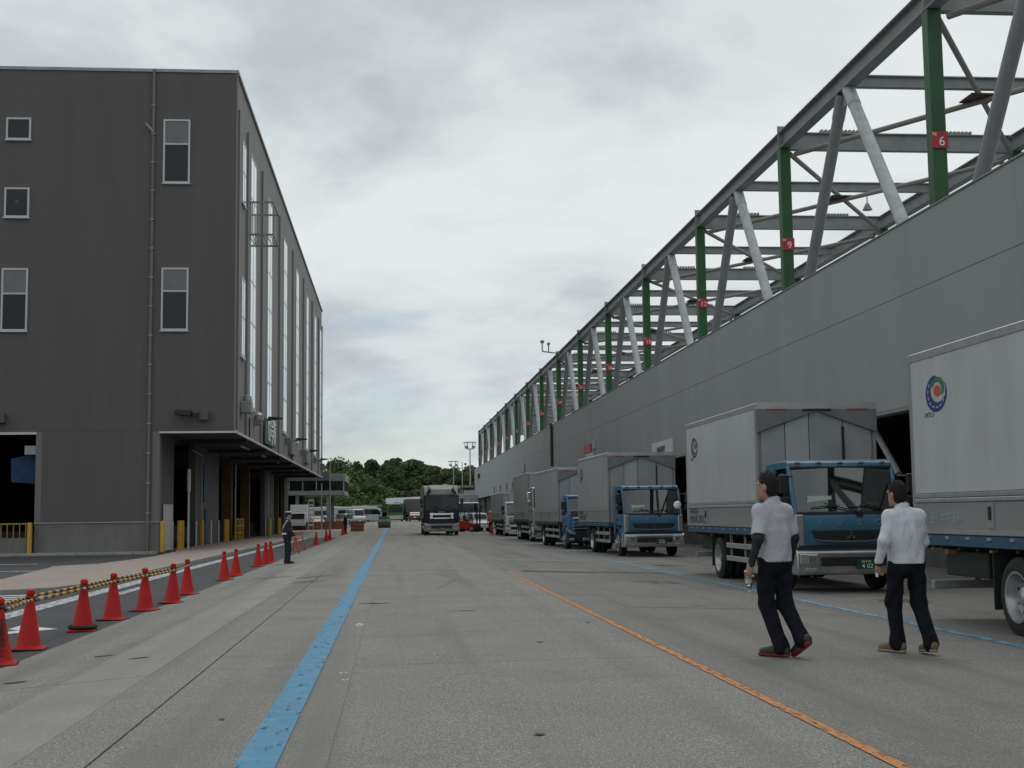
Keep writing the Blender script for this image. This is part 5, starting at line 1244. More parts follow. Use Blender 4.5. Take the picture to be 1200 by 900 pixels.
def stand(**kw):
    J = dict(pelvis=V(0, 0, 0.93), chest=V(0, 0, 1.27), neck=V(0, 0.0, 1.475), head=V(0, 0.035, 1.63),
             shl=V(-0.175, 0, 1.385), shr=V(0.175, 0, 1.385), ell=V(-0.245, -0.02, 1.13), elr=V(0.245, -0.02, 1.13), wrl=V(-0.255, 0.05, 0.885), wrr=V(0.255, 0.05, 0.885),
             hal=V(-0.255, 0.08, 0.79), har=V(0.255, 0.08, 0.79), hipl=V(-0.09, 0, 0.90), hipr=V(0.09, 0, 0.90), knl=V(-0.10, 0.03, 0.50), knr=V(0.10, 0.03, 0.50),
             anl=V(-0.11, 0, 0.10), anr=V(0.11, 0, 0.10), tol=V(-0.125, 0.17, 0.047), tor=V(0.125, 0.17, 0.047), hel=V(-0.11, -0.045, 0.045), her=V(0.11, -0.045, 0.045))
    J.update(kw); return J
# two men walking away
x, y = 3.65, 12.6
J1 = stand(head=V(-0.035, 0.03, 1.63), head_yaw=V(0, 0, R_(24)), hipl=V(-0.09, 0.0, 0.91), knl=V(-0.06, 0.06, 0.51), anl=V(0.0, -0.06, 0.10), tol=V(-0.085, 0.09, 0.047), hel=V(0.02, -0.10, 0.045),
           hipr=V(0.09, -0.01, 0.91), knr=V(0.11, -0.02, 0.50), anr=V(0.13, -0.21, 0.175), tor=V(0.14, -0.10, 0.052), her=V(0.135, -0.27, 0.155),
           ell=V(-0.25, -0.06, 1.13), wrl=V(-0.275, 0.02, 0.885), hal=V(-0.275, 0.06, 0.79), elr=V(0.25, -0.02, 1.13), wrr=V(0.255, 0.05, 0.88), har=V(0.255, 0.09, 0.79))
rz1 = R_(27)
person('man in light grey polo shirt with dark arm covers, walking and carrying a bottle', (x, y, gz(x)), rz1, J1,
       dict(sleeve='short', shirt='shirt_grey', under='sleeve_navy', trousers='trouser_navy', shoe='shoe_dark', sole='shoe_red', hair='hair_brown', hem=0.905, h=0.0085, curll=0.9, width=0.93))
bt = thing('water_bottle', 'clear plastic water bottle held in the left hand of the man in the grey polo', 'bottle')
def place(local, rz): return Vector((x+local[0]*math.cos(rz)-local[1]*math.sin(rz), y+local[0]*math.sin(rz)+local[1]*math.cos(rz), gz(x)+local[2]))
bt.location = place((-0.252, 0.10, 0.80), rz1); bt.rotation_euler = (R_(190), R_(-16), rz1)
part('bottle_body', MB().lathe([(0.012, 0), (0.031, 0.004), (0.033, 0.02), (0.030, 0.06), (0.033, 0.07), (0.033, 0.14), (0.028, 0.165), (0.014, 0.195), (0.0135, 0.21)], (0, 0, -0.03), n=18), 'glass_bottle', bt)
part('water', MB().lathe([(0.002, 0.0), (0.029, 0.002), (0.030, 0.05), (0.029, 0.09), (0.002, 0.095)], (0, 0, 0.03), n=18), 'glass_clear', bt)
part('label', MB().lathe([(0.0335, 0.075), (0.0335, 0.125)], (0, 0, -0.03), n=18, close=False), 'bottle_label', bt)
part('cap', MB().lathe([(0.015, 0.19), (0.015, 0.21)], (0, 0, -0.02), n=14), 'bottle_cap', bt)
x, y = 5.16, 13.1
J2 = stand(pelvis=V(0, 0, 0.92), head=V(-0.035, 0.065, 1.60), neck=V(-0.01, 0.02, 1.455), chest=V(-0.005, 0.0, 1.26), head_yaw=V(0, 0, R_(16)),
           shl=V(-0.175, 0, 1.365), shr=V(0.175, 0.01, 1.37), ell=V(-0.27, -0.06, 1.13), wrl=V(-0.29, 0.03, 0.905), hal=V(-0.275, 0.07, 0.815), elr=V(0.235, 0.05, 1.13), wrr=V(0.20, 0.20, 0.96), har=V(0.18, 0.28, 0.92),
           hipl=V(-0.10, 0, 0.90), knl=V(-0.105, 0.09, 0.50), anl=V(-0.085, 0.08, 0.10), tol=V(-0.185, 0.21, 0.047), hel=V(-0.06, 0.04, 0.045),
           hipr=V(0.10, 0, 0.90), knr=V(0.135, 0.02, 0.50), anr=V(0.16, -0.14, 0.115), tor=V(0.165, 0.03, 0.047), her=V(0.158, -0.19, 0.065))
p2 = person('man in white long sleeved shirt walking away with head bowed', (x, y, gz(x)), R_(8), J2,
       dict(sleeve='long', shirt='shirt_white', trousers='trouser_navy', shoe='shoe_tan', sole='sole_tan', hair='hair', hem=0.90, h=0.0085, curll=0.7, wr=0.0075, width=0.97))
wl, el_ = Vector(J2['wrl']), Vector(J2['ell'])
d_ = (wl-el_).normalized()
part('watch_strap', MB().tube(wl-d_*0.012, wl+d_*0.018, 0.037, n=16), 'black', p2)
single('paper_cup', MB().lathe([(0.012, 0), (0.017, 0.05)], n=14), 'white', 'small white paper cup in the hand of the man in white', 'cup', (4.865, 13.13, gz(5.13)+0.765))
# traffic guard with red baton
x, y = -3.5, 44.2
JG = stand(head_yaw=V(0, 0, R_(-20)), elr=V(0.25, 0.02, 1.12), wrr=V(0.23, 0.16, 0.95), har=V(0.22, 0.22, 0.88), wrl=V(-0.22, 0.1, 0.9), hal=V(-0.2, 0.16, 0.83))
pg = person('traffic guard in navy uniform and cap with white cross belt', (x, y, gz(x)), R_(-68), JG,
       dict(sleeve='long', shirt='uniform_navy', trousers='uniform_navy', shoe='shoe_dark', sole='black', cap=True, hem=0.86, h=0.014, twr=0.004))
pg.scale = (0.96, 0.96, 0.96)
part('belt', MB().lathe([(0.19, 0), (0.19, 0.05)], (0, 0, 1.0), n=20, close=False), 'white', pg)
part('cross_belt', MB().tube((0.15, -0.05, 1.47), (-0.02, 0.165, 1.2), 0.022, n=6).tube((-0.02, 0.165, 1.2), (-0.14, 0.11, 1.02), 0.022, n=6).tube((0.15, -0.05, 1.47), (0.02, -0.15, 1.25), 0.022, n=6).tube((0.02, -0.15, 1.25), (-0.13, -0.12, 1.02), 0.022, n=6), 'white', pg)
bp = Vector((x, y, gz(x)))+Matrix.Rotation(R_(-68), 3, 'Z') @ Vector((0.22, 0.2, 0.87))
bd = Matrix.Rotation(R_(-68), 3, 'Z') @ Vector((0.05, 0.12, -0.55))
ba = thing('signal_baton', 'red glowing signal baton pointing down from the hand of the traffic guard', 'baton', bp)
part('tube', MB().tube(bd*0.12, bd, 0.026, n=10), 'baton_red', ba); part('grip', MB().tube(-bd*0.15, bd*0.12, 0.02, n=10), 'black', ba)
for (x, y, rz, o, l) in ((-4.3, 118.0, -60, dict(shirt='uniform_navy', trousers='uniform_navy', helmet='white'), 'distant worker in dark clothes and white helmet beside the timber board'),
                         (8.1, 112.0, 20, dict(shirt='vest_orange', trousers='uniform_navy', helmet='white'), 'distant worker in orange vest and white helmet next to the red forklift')):
    person(l, (x, y, gz(x, y)), R_(rz), stand(), dict(dict(sleeve='long', shoe='shoe_dark', sole='black', h=0.028, hem=0.86, wr=0.0, twr=0.0), **o))
# ------------------------------------------------------------------ cones, bars, far vehicles, trees
def cone_meshes():
    body = MB().lathe([(0.155, 0.035), (0.15, 0.045), (0.04, 0.655), (0.032, 0.66)], n=22).mesh('cone_body')
    base = MB().box(-0.19, 0.19, -0.19, 0.19, 0.0, 0.03, b=0.012).lathe([(0.175, 0.03), (0.165, 0.045), (0.15, 0.05)], n=22).mesh('base')
    knob = MB().lathe([(0.032, 0.655), (0.05, 0.672), (0.056, 0.70), (0.05, 0.725), (0.03, 0.74), (0.004, 0.745)], n=16).mesh('knob')
    foot = MB().torus((0, 0, 0.062), 'z', 0.185, 0.028, 22, 8).mesh('weight_ring')
    bas2 = MB().box(-0.21, 0.21, -0.21, 0.21, -0.002, 0.016, b=0.006).mesh('rubber_mat')
    ringm = MB().torus((0, 0, 0.635), 'z', 0.05, 0.016, 16, 6).mesh('bar_ring')
    return body, base, knob, foot, bas2, ringm
cbm = cone_meshes()
def cone(x, y, label, group=None, ring=False, weight=False, rz=0.0, dirty=False):
    c = thing('traffic_cone', label, 'traffic cone', (x, y, gz(x, y)), rz, group); c.rotation_euler = (R_(random.uniform(-1.3, 1.3)), R_(random.uniform(-1.5, 1.5)), rz); c.location.z += 0.004
    part('cone_body', cbm[0], 'cone_red', c); part('base', cbm[1], 'cone_red', c); part('knob', cbm[2], 'cone_red', c)
    if weight: part('weight_ring', cbm[3], 'rubber', c)
    else: part('rubber_mat', cbm[4], 'rubber', c)
    if ring: part('bar_ring', cbm[5], 'black', c)
    return c
near = [(-4.38, 15.35), (-4.52, 17.1), (-4.47, 19.75), (-4.47, 21.8), (-4.32, 23.75), (-4.16, 25.6), (-4.33, 28.5)]
lab = ['red traffic cone with black characters down its side, at the start of the striped bars', 'red traffic cone on a black mat, next after the cone with black characters', 'red traffic cone with a black weight ring round its foot',
       'red traffic cone next after the one with the weight ring', 'red traffic cone carrying striped bars, two after the weight ring cone', 'red traffic cone just before the end of the striped bars', 'red traffic cone at the far end of the striped bars']
for i, (cx, cy) in enumerate(near):
    c = cone(cx, cy, lab[i], 'cones linked by striped bars', ring=True, weight=(i == 2), rz=random.uniform(-.3, .3))
    if i == 0:
        g = MB()
        tm = text_mesh('駐車禁止', 0.11, 0.002)
        # stack the characters down the cone
        for q, chh in enumerate('駐車禁止'):
            zz = 0.46-q*0.105; rr = 0.155-(zz-0.035)*0.19
            part('lettering', text_mesh(chh, 0.115, 0.002), 'black', c, (0.25*rr, -0.98*rr-0.008, zz), (R_(80), 0, R_(14)))
def stripe_bar(p, q, label):
    p, q = Vector(p), Vector(q); d = q-p; n = 14
    o = thing('cone_bar', label, 'barrier bar', p, 0, 'striped bars between the cones')
    for i in range(n): part('yellow_band' if i % 2 else 'black_band', MB().tube(d*(i/n), d*((i+1)/n), 0.021, n=8), 'yellow' if i % 2 else 'black', o)
for a, b in zip(near[:-1], near[1:]):
    stripe_bar((a[0]-0.05, a[1]+0.06, gz(*a)+0.645), (b[0]-0.05, b[1]-0.06, gz(*b)+0.635), 'yellow and black striped bar between neighbouring red cones, outer of the pair')
    stripe_bar((a[0]+0.04, a[1]+0.06, gz(*a)+0.60), (b[0]+0.04, b[1]-0.06, gz(*b)+0.615), 'yellow and black striped bar between neighbouring red cones, lower of the pair')
stripe_bar((-4.55, 15.3, 0.41), (-4.75, 13.2, 0.40), 'yellow and black striped bar running out past the cone with black characters')
cone(-4.33, 34.7, 'red traffic cone past the striped bars, nearer one of the first loose pair'); cone(-4.33, 37.1, 'red traffic cone past the striped bars, farther one of the first loose pair')
for cx, cy in ((-4.42, 43.9), (-4.38, 46.2), (-4.38, 47.9)): cone(cx, cy, 'red traffic cone in the group of three beside the traffic guard', 'three cones beside the guard')
cone(-4.35, 75.0, 'lone red traffic cone beyond the wooden trestle')
for cx, cy in ((-4.35, 86.5), (-4.3, 90.0), (-4.3, 112), (-4.4, 116.5)): cone(cx, cy, 'small far red traffic cone along the kerb beyond the guard', 'far cones beyond the guard')
cone(7.6, 104.0, 'orange red cone by the red forklift and last parked truck')
# trestle
tr = thing('barricade_trestle', 'orange folding trestle standing on the asphalt beyond the guard', 'barricade', (-4.5, 63.6, gz(-4.5)))
for sx in (-0.3, 0.3):
    for sy in (-0.22, 0.22): part('leg', MB().tube((sx, sy, 0), (sx*0.45, 0, 0.78), 0.03, n=8), 'cone_orange', tr)
part('top_bar', B(-0.2, 0.2, -0.04, 0.04, 0.72, 0.82), 'cone_orange', tr); part('board', B(-0.24, 0.24, -0.15, -0.12, 0.28, 0.42), 'cone_orange', tr)

def car(label, loc, rz, kind, col, group=None, name='parked_car'):
    t = thing(name, label, 'van' if kind in ('van',) else 'car', loc, rz, group)
    # side profiles in (y, z), front at y = 0
    if kind == 'sedan': L, hw, low, top, wb = 4.5, 0.85, [(0.0, .3), (0.02, .62), (0.15, .75), (1.2, .92), (3.6, .98), (4.4, .95), (4.5, .6), (4.45, .3)], [(1.15, .9), (1.95, 1.38), (3.05, 1.42), (3.85, .96)], (0.85, 3.6)
    elif kind == 'van': L, hw, low, top, wb = 4.9, 0.88, [(0.0, .35), (0.0, .75), (0.18, 1.05), (0.55, 1.2), (4.9, 1.25), (4.9, .35)], [(0.35, 1.1), (1.05, 2.12), (1.6, 2.22), (4.75, 2.22), (4.88, 1.2)], (0.75, 3.8)
    else: L, hw, low, top, wb = 3.6, 0.74, [(0.0, .3), (0.0, .75), (0.5, .95), (3.55, 1.0), (3.6, .3)], [(0.45, .92), (1.05, 1.62), (3.3, 1.66), (3.52, .98)], (0.65, 2.9)
    part('body', MB().prism(low, 'x', -hw, hw, bev=0.06), col, t)
    part('cabin', MB().prism(top, 'x', -hw+0.09, hw-0.09, bev=0.06), col, t)
    n = len(top)
    cy = sum(p[0] for p in top)/n; cz = sum(p[1] for p in top)/n
    zl, zh = max(top[0][1], top[-1][1])+0.08, max(p[1] for p in top)-0.14
    def yat(z, a, b): return a[0]+(b[0]-a[0])*(z-a[1])/(b[1]-a[1])
    ends = (yat(zl, top[0], top[1])+0.18, yat(zl, top[-1], top[-2])-0.15, yat(zh, top[-1], top[-2])-0.15, yat(zh, top[0], top[1])+0.18)
    for s in (-1, 1): part('side_window', MB().prism([(ends[0], zl), (ends[1], zl), (ends[2], zh), (ends[3], zh)], 'x', *sorted((s*(hw-0.092), s*(hw-0.08)))), 'pane_dark', t)
    for (a, b, nm, sg_) in ((top[0], top[1], 'windscreen', -1), (top[-1], top[-2], 'rear_window', 1)):
        if abs(b[1]-a[1]) < 0.3: continue
        y0_, y1_ = yat(zl, a, b), yat(zh, a, b)
        part(nm, MB().prism([(y0_+sg_*0.012, zl), (y1_+sg_*0.012, zh), (y1_-sg_*0.02, zh), (y0_-sg_*0.02, zl)], 'x', -hw+0.17, hw-0.17), 'pane_dark', t)
    for s in (-1, 1):
        for yy in wb: wheel(t, s*(hw-0.1), yy, 0.31, 0.19, s, 0.03)
        part('headlight', B(*sorted((s*(hw-0.38), s*(hw-0.05))), -0.015, 0.12, 0.58, 0.72, b=0.02), 'lamp_lens', t)
        part('tail_lamp', B(*sorted((s*(hw-0.25), s*(hw-0.04))), L-0.06, L+0.012, 0.6, 0.9, b=0.02), 'lamp_red', t)
    part('number_plate', B(-0.17, 0.17, -0.025, 0.02, 0.42, 0.58), 'white', t); part('number_plate', B(-0.17, 0.17, L-0.02, L+0.022, 0.55, 0.72), 'white', t)
    return t
car('dark sedan seen from behind, driving away down the yard', (3.15, 209.5, gz(3, 207)), math.pi, 'sedan', 'car_dark', name='sedan')
bpy.data.objects['sedan']['category'] = 'car'
car('white high roof van standing side on near the green roller', (-1.2, 209, gz(-3, 209)), R_(78), 'van', 'far_white', name='van')
for i, (vx, vy, rz, kd, cl, lb) in enumerate([(-9.6, 171, 8, 'sedan', 'car_dark', 'black car facing the yard behind the timber hoarding'), (-7.6, 182, -20, 'kei', 'car_red', 'small dull red car parked behind the timber hoarding'),
        (-6.2, 178, 0, 'kei', 'car_green', 'small green car beside the dull red one'), (-5.0, 197, 15, 'van', 'car_silver', 'silver van parked behind the workers'),
        (-12.6, 186, 5, 'sedan', 'car_silver', 'silver sedan parked beneath the gallery building'), (-8.8, 205, 70, 'sedan', 'car_dark', 'dark sedan standing across in front of the white coaches')]):
    car(lb, (vx, vy, gz(vx, vy)), R_(rz), kd, cl)
def coach(label, loc, rz, L, H, col, col2, name='coach'):
    t = thing(name, label, 'bus', loc, rz); hw = 1.22
    part('body', MB().prism([(-hw, .35), (hw, .35), (hw, H-0.15), (hw-0.2, H), (-hw+0.2, H), (-hw, H-0.15)], 'y', 0, L, bev=0.05), col, t)
    part('waist_band', B(-hw-0.006, hw+0.006, -0.012, L+0.006, 0.36, 0.95), col2, t)
    nw = int((L-1.5)/1.5)
    for s in (-1, 1):
        for k in range(nw): part('side_window', B(*sorted((s*hw, s*(hw+0.012))), 0.9+k*1.5, 2.25+k*1.5, H*0.5, H*0.78), 'pane_dark', t)
        for yy in (1.9, L-2.6): wheel(t, s*(hw-0.14), yy, 0.48, 0.26, s, 0.1)
        part('headlight', B(*sorted((s*0.75, s*1.1)), -0.03, -0.001, 0.55, 0.75), 'lamp_lens', t)
    part('windscreen', B(-hw+0.1, hw-0.1, -0.025, 0.0, H*0.52, H*0.86), 'pane_dark', t); part('destination_box', B(-0.7, 0.7, -0.02, 0.0, H*0.88, H*0.96), 'black', t)
    part('roof_unit', B(-0.8, 0.8, L*0.2, L*0.55, H, H+0.18, b=0.05), col2, t)
    return t
coach('green and cream bus facing the yard beside the sedan', (0.15, 212, gz(0, 212)), 0, 9.5, 2.75, 'bus_green', 'bus_cream', 'bus')
coach('long white coach parked side on behind the white van', (-3.0, 236, gz(-3, 230)), R_(84), 8.0, 2.7, 'far_white', 'alu_dull', 'coach')
coach('white coach parked on the far left behind the silver van', (-9.0, 243, gz(-9, 240)), R_(82), 7.0, 2.9, 'far_white', 'alu_dull', 'coach')
def trailer(label, loc, rz, L, H, col):
    t = thing('container_trailer', label, 'trailer', loc, rz); hw = 1.22
    part('container', B(-hw, hw, 0, L, 1.1, H, b=0.02), col, t)
    rib = MB()
    for yy in np.arange(0.3, L-0.1, 0.45): rib.box(-hw-0.03, -hw+0.01, yy, yy+0.12, 1.2, H-0.1).box(hw-0.01, hw+0.03, yy, yy+0.12, 1.2, H-0.1)
    for xx in np.arange(-hw+0.15, hw-0.1, 0.4): rib.box(xx, xx+0.12, -0.03, 0.01, 1.2, H-0.1)
    part('rib', rib, col, t); part('frame', B(-0.9, 0.9, 0.1, L-0.1, 0.8, 1.08), 'chassis', t)
    for s in (-1, 1):
        for yy in (1.2, 2.5): wheel(t, s*1.05, yy, 0.48, 0.26, s, 0.1)
    part('underrun_bar', B(-1.1, 1.1, 0.0, 0.1, 0.45, 0.6), 'alu_dull', t)
trailer('brown grey ribbed container trailer behind the dark sedan', (3.1, 214, gz(3, 214)), R_(2), 9, 3.55, 'far_wall')
# small white truck under the gallery
t9 = thing('delivery_truck', 'small white box truck parked beneath the gallery building', 'truck', (-10.9, 152, gz(-10.9, 152)))
part('box', B(-0.95, 0.95, 1.7, 4.8, 0.9, 2.9, b=0.03), 'white', t9); part('cab', MB().prism([(0, .5), (0, 1.2), (0.35, 1.95), (1.6, 2.0), (1.6, .5)], 'x', -0.85, 0.85, bev=0.05), 'cab_white', t9)
part('windscreen', MB().prism([(0.0, 1.25), (0.31, 1.9), (0.33, 1.9), (0.03, 1.25)], 'x', -0.75, 0.75), 'pane_dark', t9)
for s in (-1, 1):
    for yy in (0.8, 3.8): wheel(t9, s*0.75, yy, 0.36, 0.22, s, 0.05)
# road roller
ro = thing('road_roller', 'green road roller with wide steel drum and canopy beside the blue line', 'road roller', (-1.07, 142.0, gz(-1, 142)))
part('drum', MB().lathe([(0.05, -0.62), (0.44, -0.62), (0.46, -0.6), (0.46, 0.6), (0.44, 0.62), (0.05, 0.62)], (0, 0.5, 0.46), 'x', 24), 'drum', ro)
part('drum_frame', B(-0.70, 0.70, 0.02, 0.95, 0.5, 0.66, b=0.03), 'roller_green', ro)
part('hood', MB().prism([(0.7, .45), (0.55, 1.0), (0.85, 1.2), (2.7, 1.2), (2.8, .5)], 'x', -0.6, 0.6, bev=0.05), 'roller_green', ro)
for s in (-1, 1):
    wheel(ro, s*0.5, 2.3, 0.42, 0.3, s, 0.05)
    for yy in (1.05, 2.3): part('post', B(s*0.52-0.03, s*0.52+0.03, yy, yy+0.06, 1.2, 1.78), 'black', ro)
part('canopy', B(-0.66, 0.66, 0.75, 2.6, 1.76, 1.84, b=0.02), 'roller_green', ro)
part('seat', MB().prism([(1.5, 1.2), (2.0, 1.2), (2.1, 1.6), (2.0, 1.62), (1.9, 1.32), (1.5, 1.3)], 'x', -0.25, 0.25, bev=0.02), 'seat_dark', ro)
# forklift
fl = thing('forklift', 'red forklift truck with lowered forks beside the last parked truck', 'forklift', (7.3, 113.5, gz(7.3, 113)), R_(62))
part('body', MB().prism([(0.35, .25), (0.3, .7), (0.7, .85), (1.6, 1.0), (2.1, 1.0), (2.2, .6), (2.1, .25)], 'x', -0.52, 0.52, bev=0.06), 'fork_red', fl)
part('counterweight', MB().prism([(1.6, 1.0), (2.15, 1.0), (2.3, .6), (2.1, .2), (1.7, .2)], 'x', -0.55, 0.55, bev=0.06), 'fork_red', fl)
for s in (-1, 1):
    wheel(fl, s*0.48, 0.55, 0.3, 0.2, s, 0.05); wheel(fl, s*0.45, 1.85, 0.25, 0.18, s, 0.05)
    part('mast_rail', B(s*0.3-0.05, s*0.3+0.05, 0.1, 0.2, 0.08, 2.0), 'chassis', fl); part('fork', MB().prism([(0.1, .05), (0.1, .5), (0.05, .5), (0.04, .1), (-1.0, .06), (-1.0, .05)], 'x', s*0.25-0.06, s*0.25+0.06), 'chassis', fl)
    for yy in (0.5, 1.75): part('guard_post', MB().tube((s*0.45, yy, 0.8), (s*0.42, 0.7 if yy < 1 else 1.6, 2.0), 0.03, n=8), 'black', fl)
part('overhead_guard', B(-0.48, 0.48, 0.6, 1.7, 1.98, 2.03), 'black', fl)
part('seat', MB().prism([(1.0, .95), (1.45, .95), (1.55, 1.4), (1.45, 1.42), (1.35, 1.1), (1.0, 1.08)], 'x', -0.23, 0.23, bev=0.02), 'seat_dark', fl)
lt = car('small white van parked behind the red forklift under the hall', (7.9, 119.5, gz(7.9, 119)), R_(10), 'kei', 'cab_white', name='small_van'); lt['category'] = 'van'
# hoardings, gallery, posts
for k in range(4):
    hb = thing('timber_hoarding', ['orange brown timber hoarding panel beside the dock side of the warehouse', 'orange brown timber hoarding panel, second from the warehouse', 'orange brown timber hoarding panel, second from the workers', 'orange brown timber hoarding panel beside the workers'][k], 'hoarding', (-11.2+k*1.62, 154, gz(-9, 154)), 0, 'timber hoarding panels')
    for q in range(3): part('plank', B(-0.8, 0.8, -0.02, 0.02, 0.02+q*0.3, 0.31+q*0.3), 'timber', hb)
    for s in (-0.6, 0.6): part('stay', B(s-0.03, s+0.03, 0.02, 0.5, 0, 0.8), 'timber', hb)
h2 = thing('timber_board', 'orange timber board enclosure beside the far worker', 'hoarding', (-3.55, 128, gz(-3.5, 128)))
for q in range(3): part('plank', B(-0.6, 0.6, -0.02, 0.02, 0.02+q*0.33, 0.34+q*0.33), 'timber', h2)
part('side_board', B(0.6, 0.64, -0.02, 1.6, 0.02, 1.0), 'timber', h2)
fc = thing('wire_fence', 'low grey tube fence behind the timber hoarding', 'fence', (-9.0, 162, gz(-9, 162)))
for q in range(8): part('post', B(-4+q*1.1-0.03, -4+q*1.1+0.03, -0.03, 0.03, 0, 1.7), 'mast', fc)
for z in (0.6, 1.15, 1.65): part('rail', B(-4, 3.8, -0.02, 0.02, z-0.03, z+0.03), 'mast', fc)
ga = thing('gallery_building', 'raised grey gallery with window band on steel legs beyond the warehouse', 'building', (-14, 158, 0))
part('fascia', B(-8, 6.3, 0, 14, 5.55, 6.5), 'far_wall', ga); part('fascia', B(6.305, 8.2, 0.5, 14, 5.5, 6.4), 'steel_grey', ga)
part('floor_slab', B(-8, 8.15, 0.1, 14, 3.85, 4.35), 'steel_grey', ga)
for k in range(10): wq = part('window', B(-7.9+k*1.6, -6.4+k*1.6, 0.25, 0.35, 4.4, 5.5), 'pane_dark', ga)
for k in range(11): part('mullion', B(-8+k*1.6, -7.9+k*1.6, 0.15, 0.3, 4.35, 5.55), 'alu', ga)
for k in range(7): part('side_window', B(8.0, 8.1, 0.8+k*1.85, 2.5+k*1.85, 4.4, 5.45), 'pane_dark', ga)
for xx in (-7, -2, 2.6, 6.2):
    for yy in (0.6, 12): part('leg', B(xx-0.2, xx+0.2, yy-0.2, yy+0.2, -0.3, 3.85), 'steel_grey', ga)
part('stair_wall', B(-6, 3.0, 4, 4.3, -0.3, 3.84), 'interior', ga)
nb = thing('notice_board', 'tall narrow white grid board under the gallery', 'sign', (-9.3, 150.5, gz(-9.3, 150)))
part('frame', MB().box(-0.32, -0.24, -0.04, 0.04, 0, 3.4).box(0.24, 0.32, -0.04, 0.04, 0, 3.4), 'off_white', nb)
for q in range(6): part('rung', B(-0.23, 0.23, -0.03, 0.03, 0.5+q*0.55, 0.72+q*0.55), 'off_white', nb)
def pole(label, x, y, h_, kind, name='lamp_post'):
    t = thing(name, label, 'lamp post', (x, y, gz(x, y)))
    part('pole', MB().tube((0, 0, 0), (0, 0, h_), 0.16 if kind == 'mast' else 0.09, 0.11 if kind == 'mast' else 0.06, n=10), 'mast', t)
    if kind == 'mast':
        g = MB()
        for z, r in ((h_-0.1, 0.7), (h_+1.2, 1.25)):
            g.torus((0, 0, z), 'z', r, 0.06, 12, 5)
        for i in range(6):
            a = i*math.pi/3; g.tube((0.7*math.cos(a), 0.7*math.sin(a), h_-0.1), (1.25*math.cos(a), 1.25*math.sin(a), h_+1.2), 0.05, n=5).tube((0, 0, h_-0.1), (0.7*math.cos(a), 0.7*math.sin(a), h_-0.1), 0.04, n=5)
        part('basket', g, 'mast', t)
        for i in range(4):
            a = math.pi/4+i*math.pi/2; part('floodlight', B(-0.3, 0.3, -0.15, 0.15, -0.2, 0.25, b=0.04), 'alu_dull', t, (1.0*math.cos(a), 1.0*math.sin(a), h_+0.25), (0, 0, a))
    elif kind == 'street':
        part('arm', MB().tube((0, 0, h_), (0.9, 0, h_+0.15), 0.05, n=6), 'mast', t); part('lamp_head', B(0.6, 1.4, -0.15, 0.15, h_+0.1, h_+0.25, b=0.04), 'alu', t)
    return t
pole('tall floodlight mast with ring basket at the far end of the market hall', 15.0, 262, 14.2, 'mast', 'floodlight_mast')
pole('floodlight mast with ring basket rising above the middle of the wooded hill', 14.7, 330, 13.2, 'mast', 'floodlight_mast')
pole('thinner floodlight mast, the farthest, in front of the wooded hill', 14.3, 372, 12.8, 'mast', 'floodlight_mast')
pole('street lamp with single arm in front of the trees beyond the low roof', 8.6, 250, 6.6, 'street')
pole('slim grey pole standing beside the gallery building', -6.6, 138, 7.0, 'plain', 'utility_pole')
pole('slim grey pole under the gallery edge', -8.1, 150, 5.2, 'plain', 'utility_pole')
aw = thing('weather_mast', 'small mast with cross arm instruments beyond the hall roof', 'mast', (14.6, 285, 0.4))
part('pole', MB().tube((0, 0, 0), (0, 0, 12.2), 0.09, n=8), 'mast', aw); part('cross_arm', B(-1.0, 0.8, -0.05, 0.05, 10.9, 11.0), 'mast', aw)
part('instrument', B(-1.1, -0.8, -0.15, 0.15, 11.0, 11.5), 'mast', aw); part('instrument', B(0.5, 0.9, -0.15, 0.15, 11.5, 12.0), 'far_dark', aw)
# far low shed
sh = thing('far_shed', 'low wide shed with pale grey sloping roof in front of the trees', 'shed', (14, 300, 0.3))
part('wall', B(-16, 20, 0.3, 18, 0, 3.6), 'far_wall', sh)
rf = MB(); rf.v = [(-17, -0.5, 3.6), (21, -0.5, 4.6), (21, 9, 6.4), (-17, 9, 5.0), (21, 18.5, 4.2), (-17, 18.5, 3.4)]; rf.f = [(0, 1, 2, 3), (3, 2, 4, 5)]
part('roof', rf, 'roof_grey', sh)
for q in range(7): part('door', B(-14+q*4.6, -11+q*4.6, 0.22, 0.299, 0, 2.8), 'far_dark', sh)
sh2 = thing('low_store', 'low pale store building behind the parked coaches', 'building', (-14, 275, 0.3))
part('wall', B(-18, 11, 0, 12, 0, 3.0), 'far_white', sh2); part('roof', B(-18.5, 11.5, -0.5, 12.5, 3.0, 3.3), 'alu_dull', sh2)
for q in range(9): part('window', B(-16.5+q*3, -15+q*3, -0.03, 0.0, 1.3, 2.3), 'pane_dark', sh2)
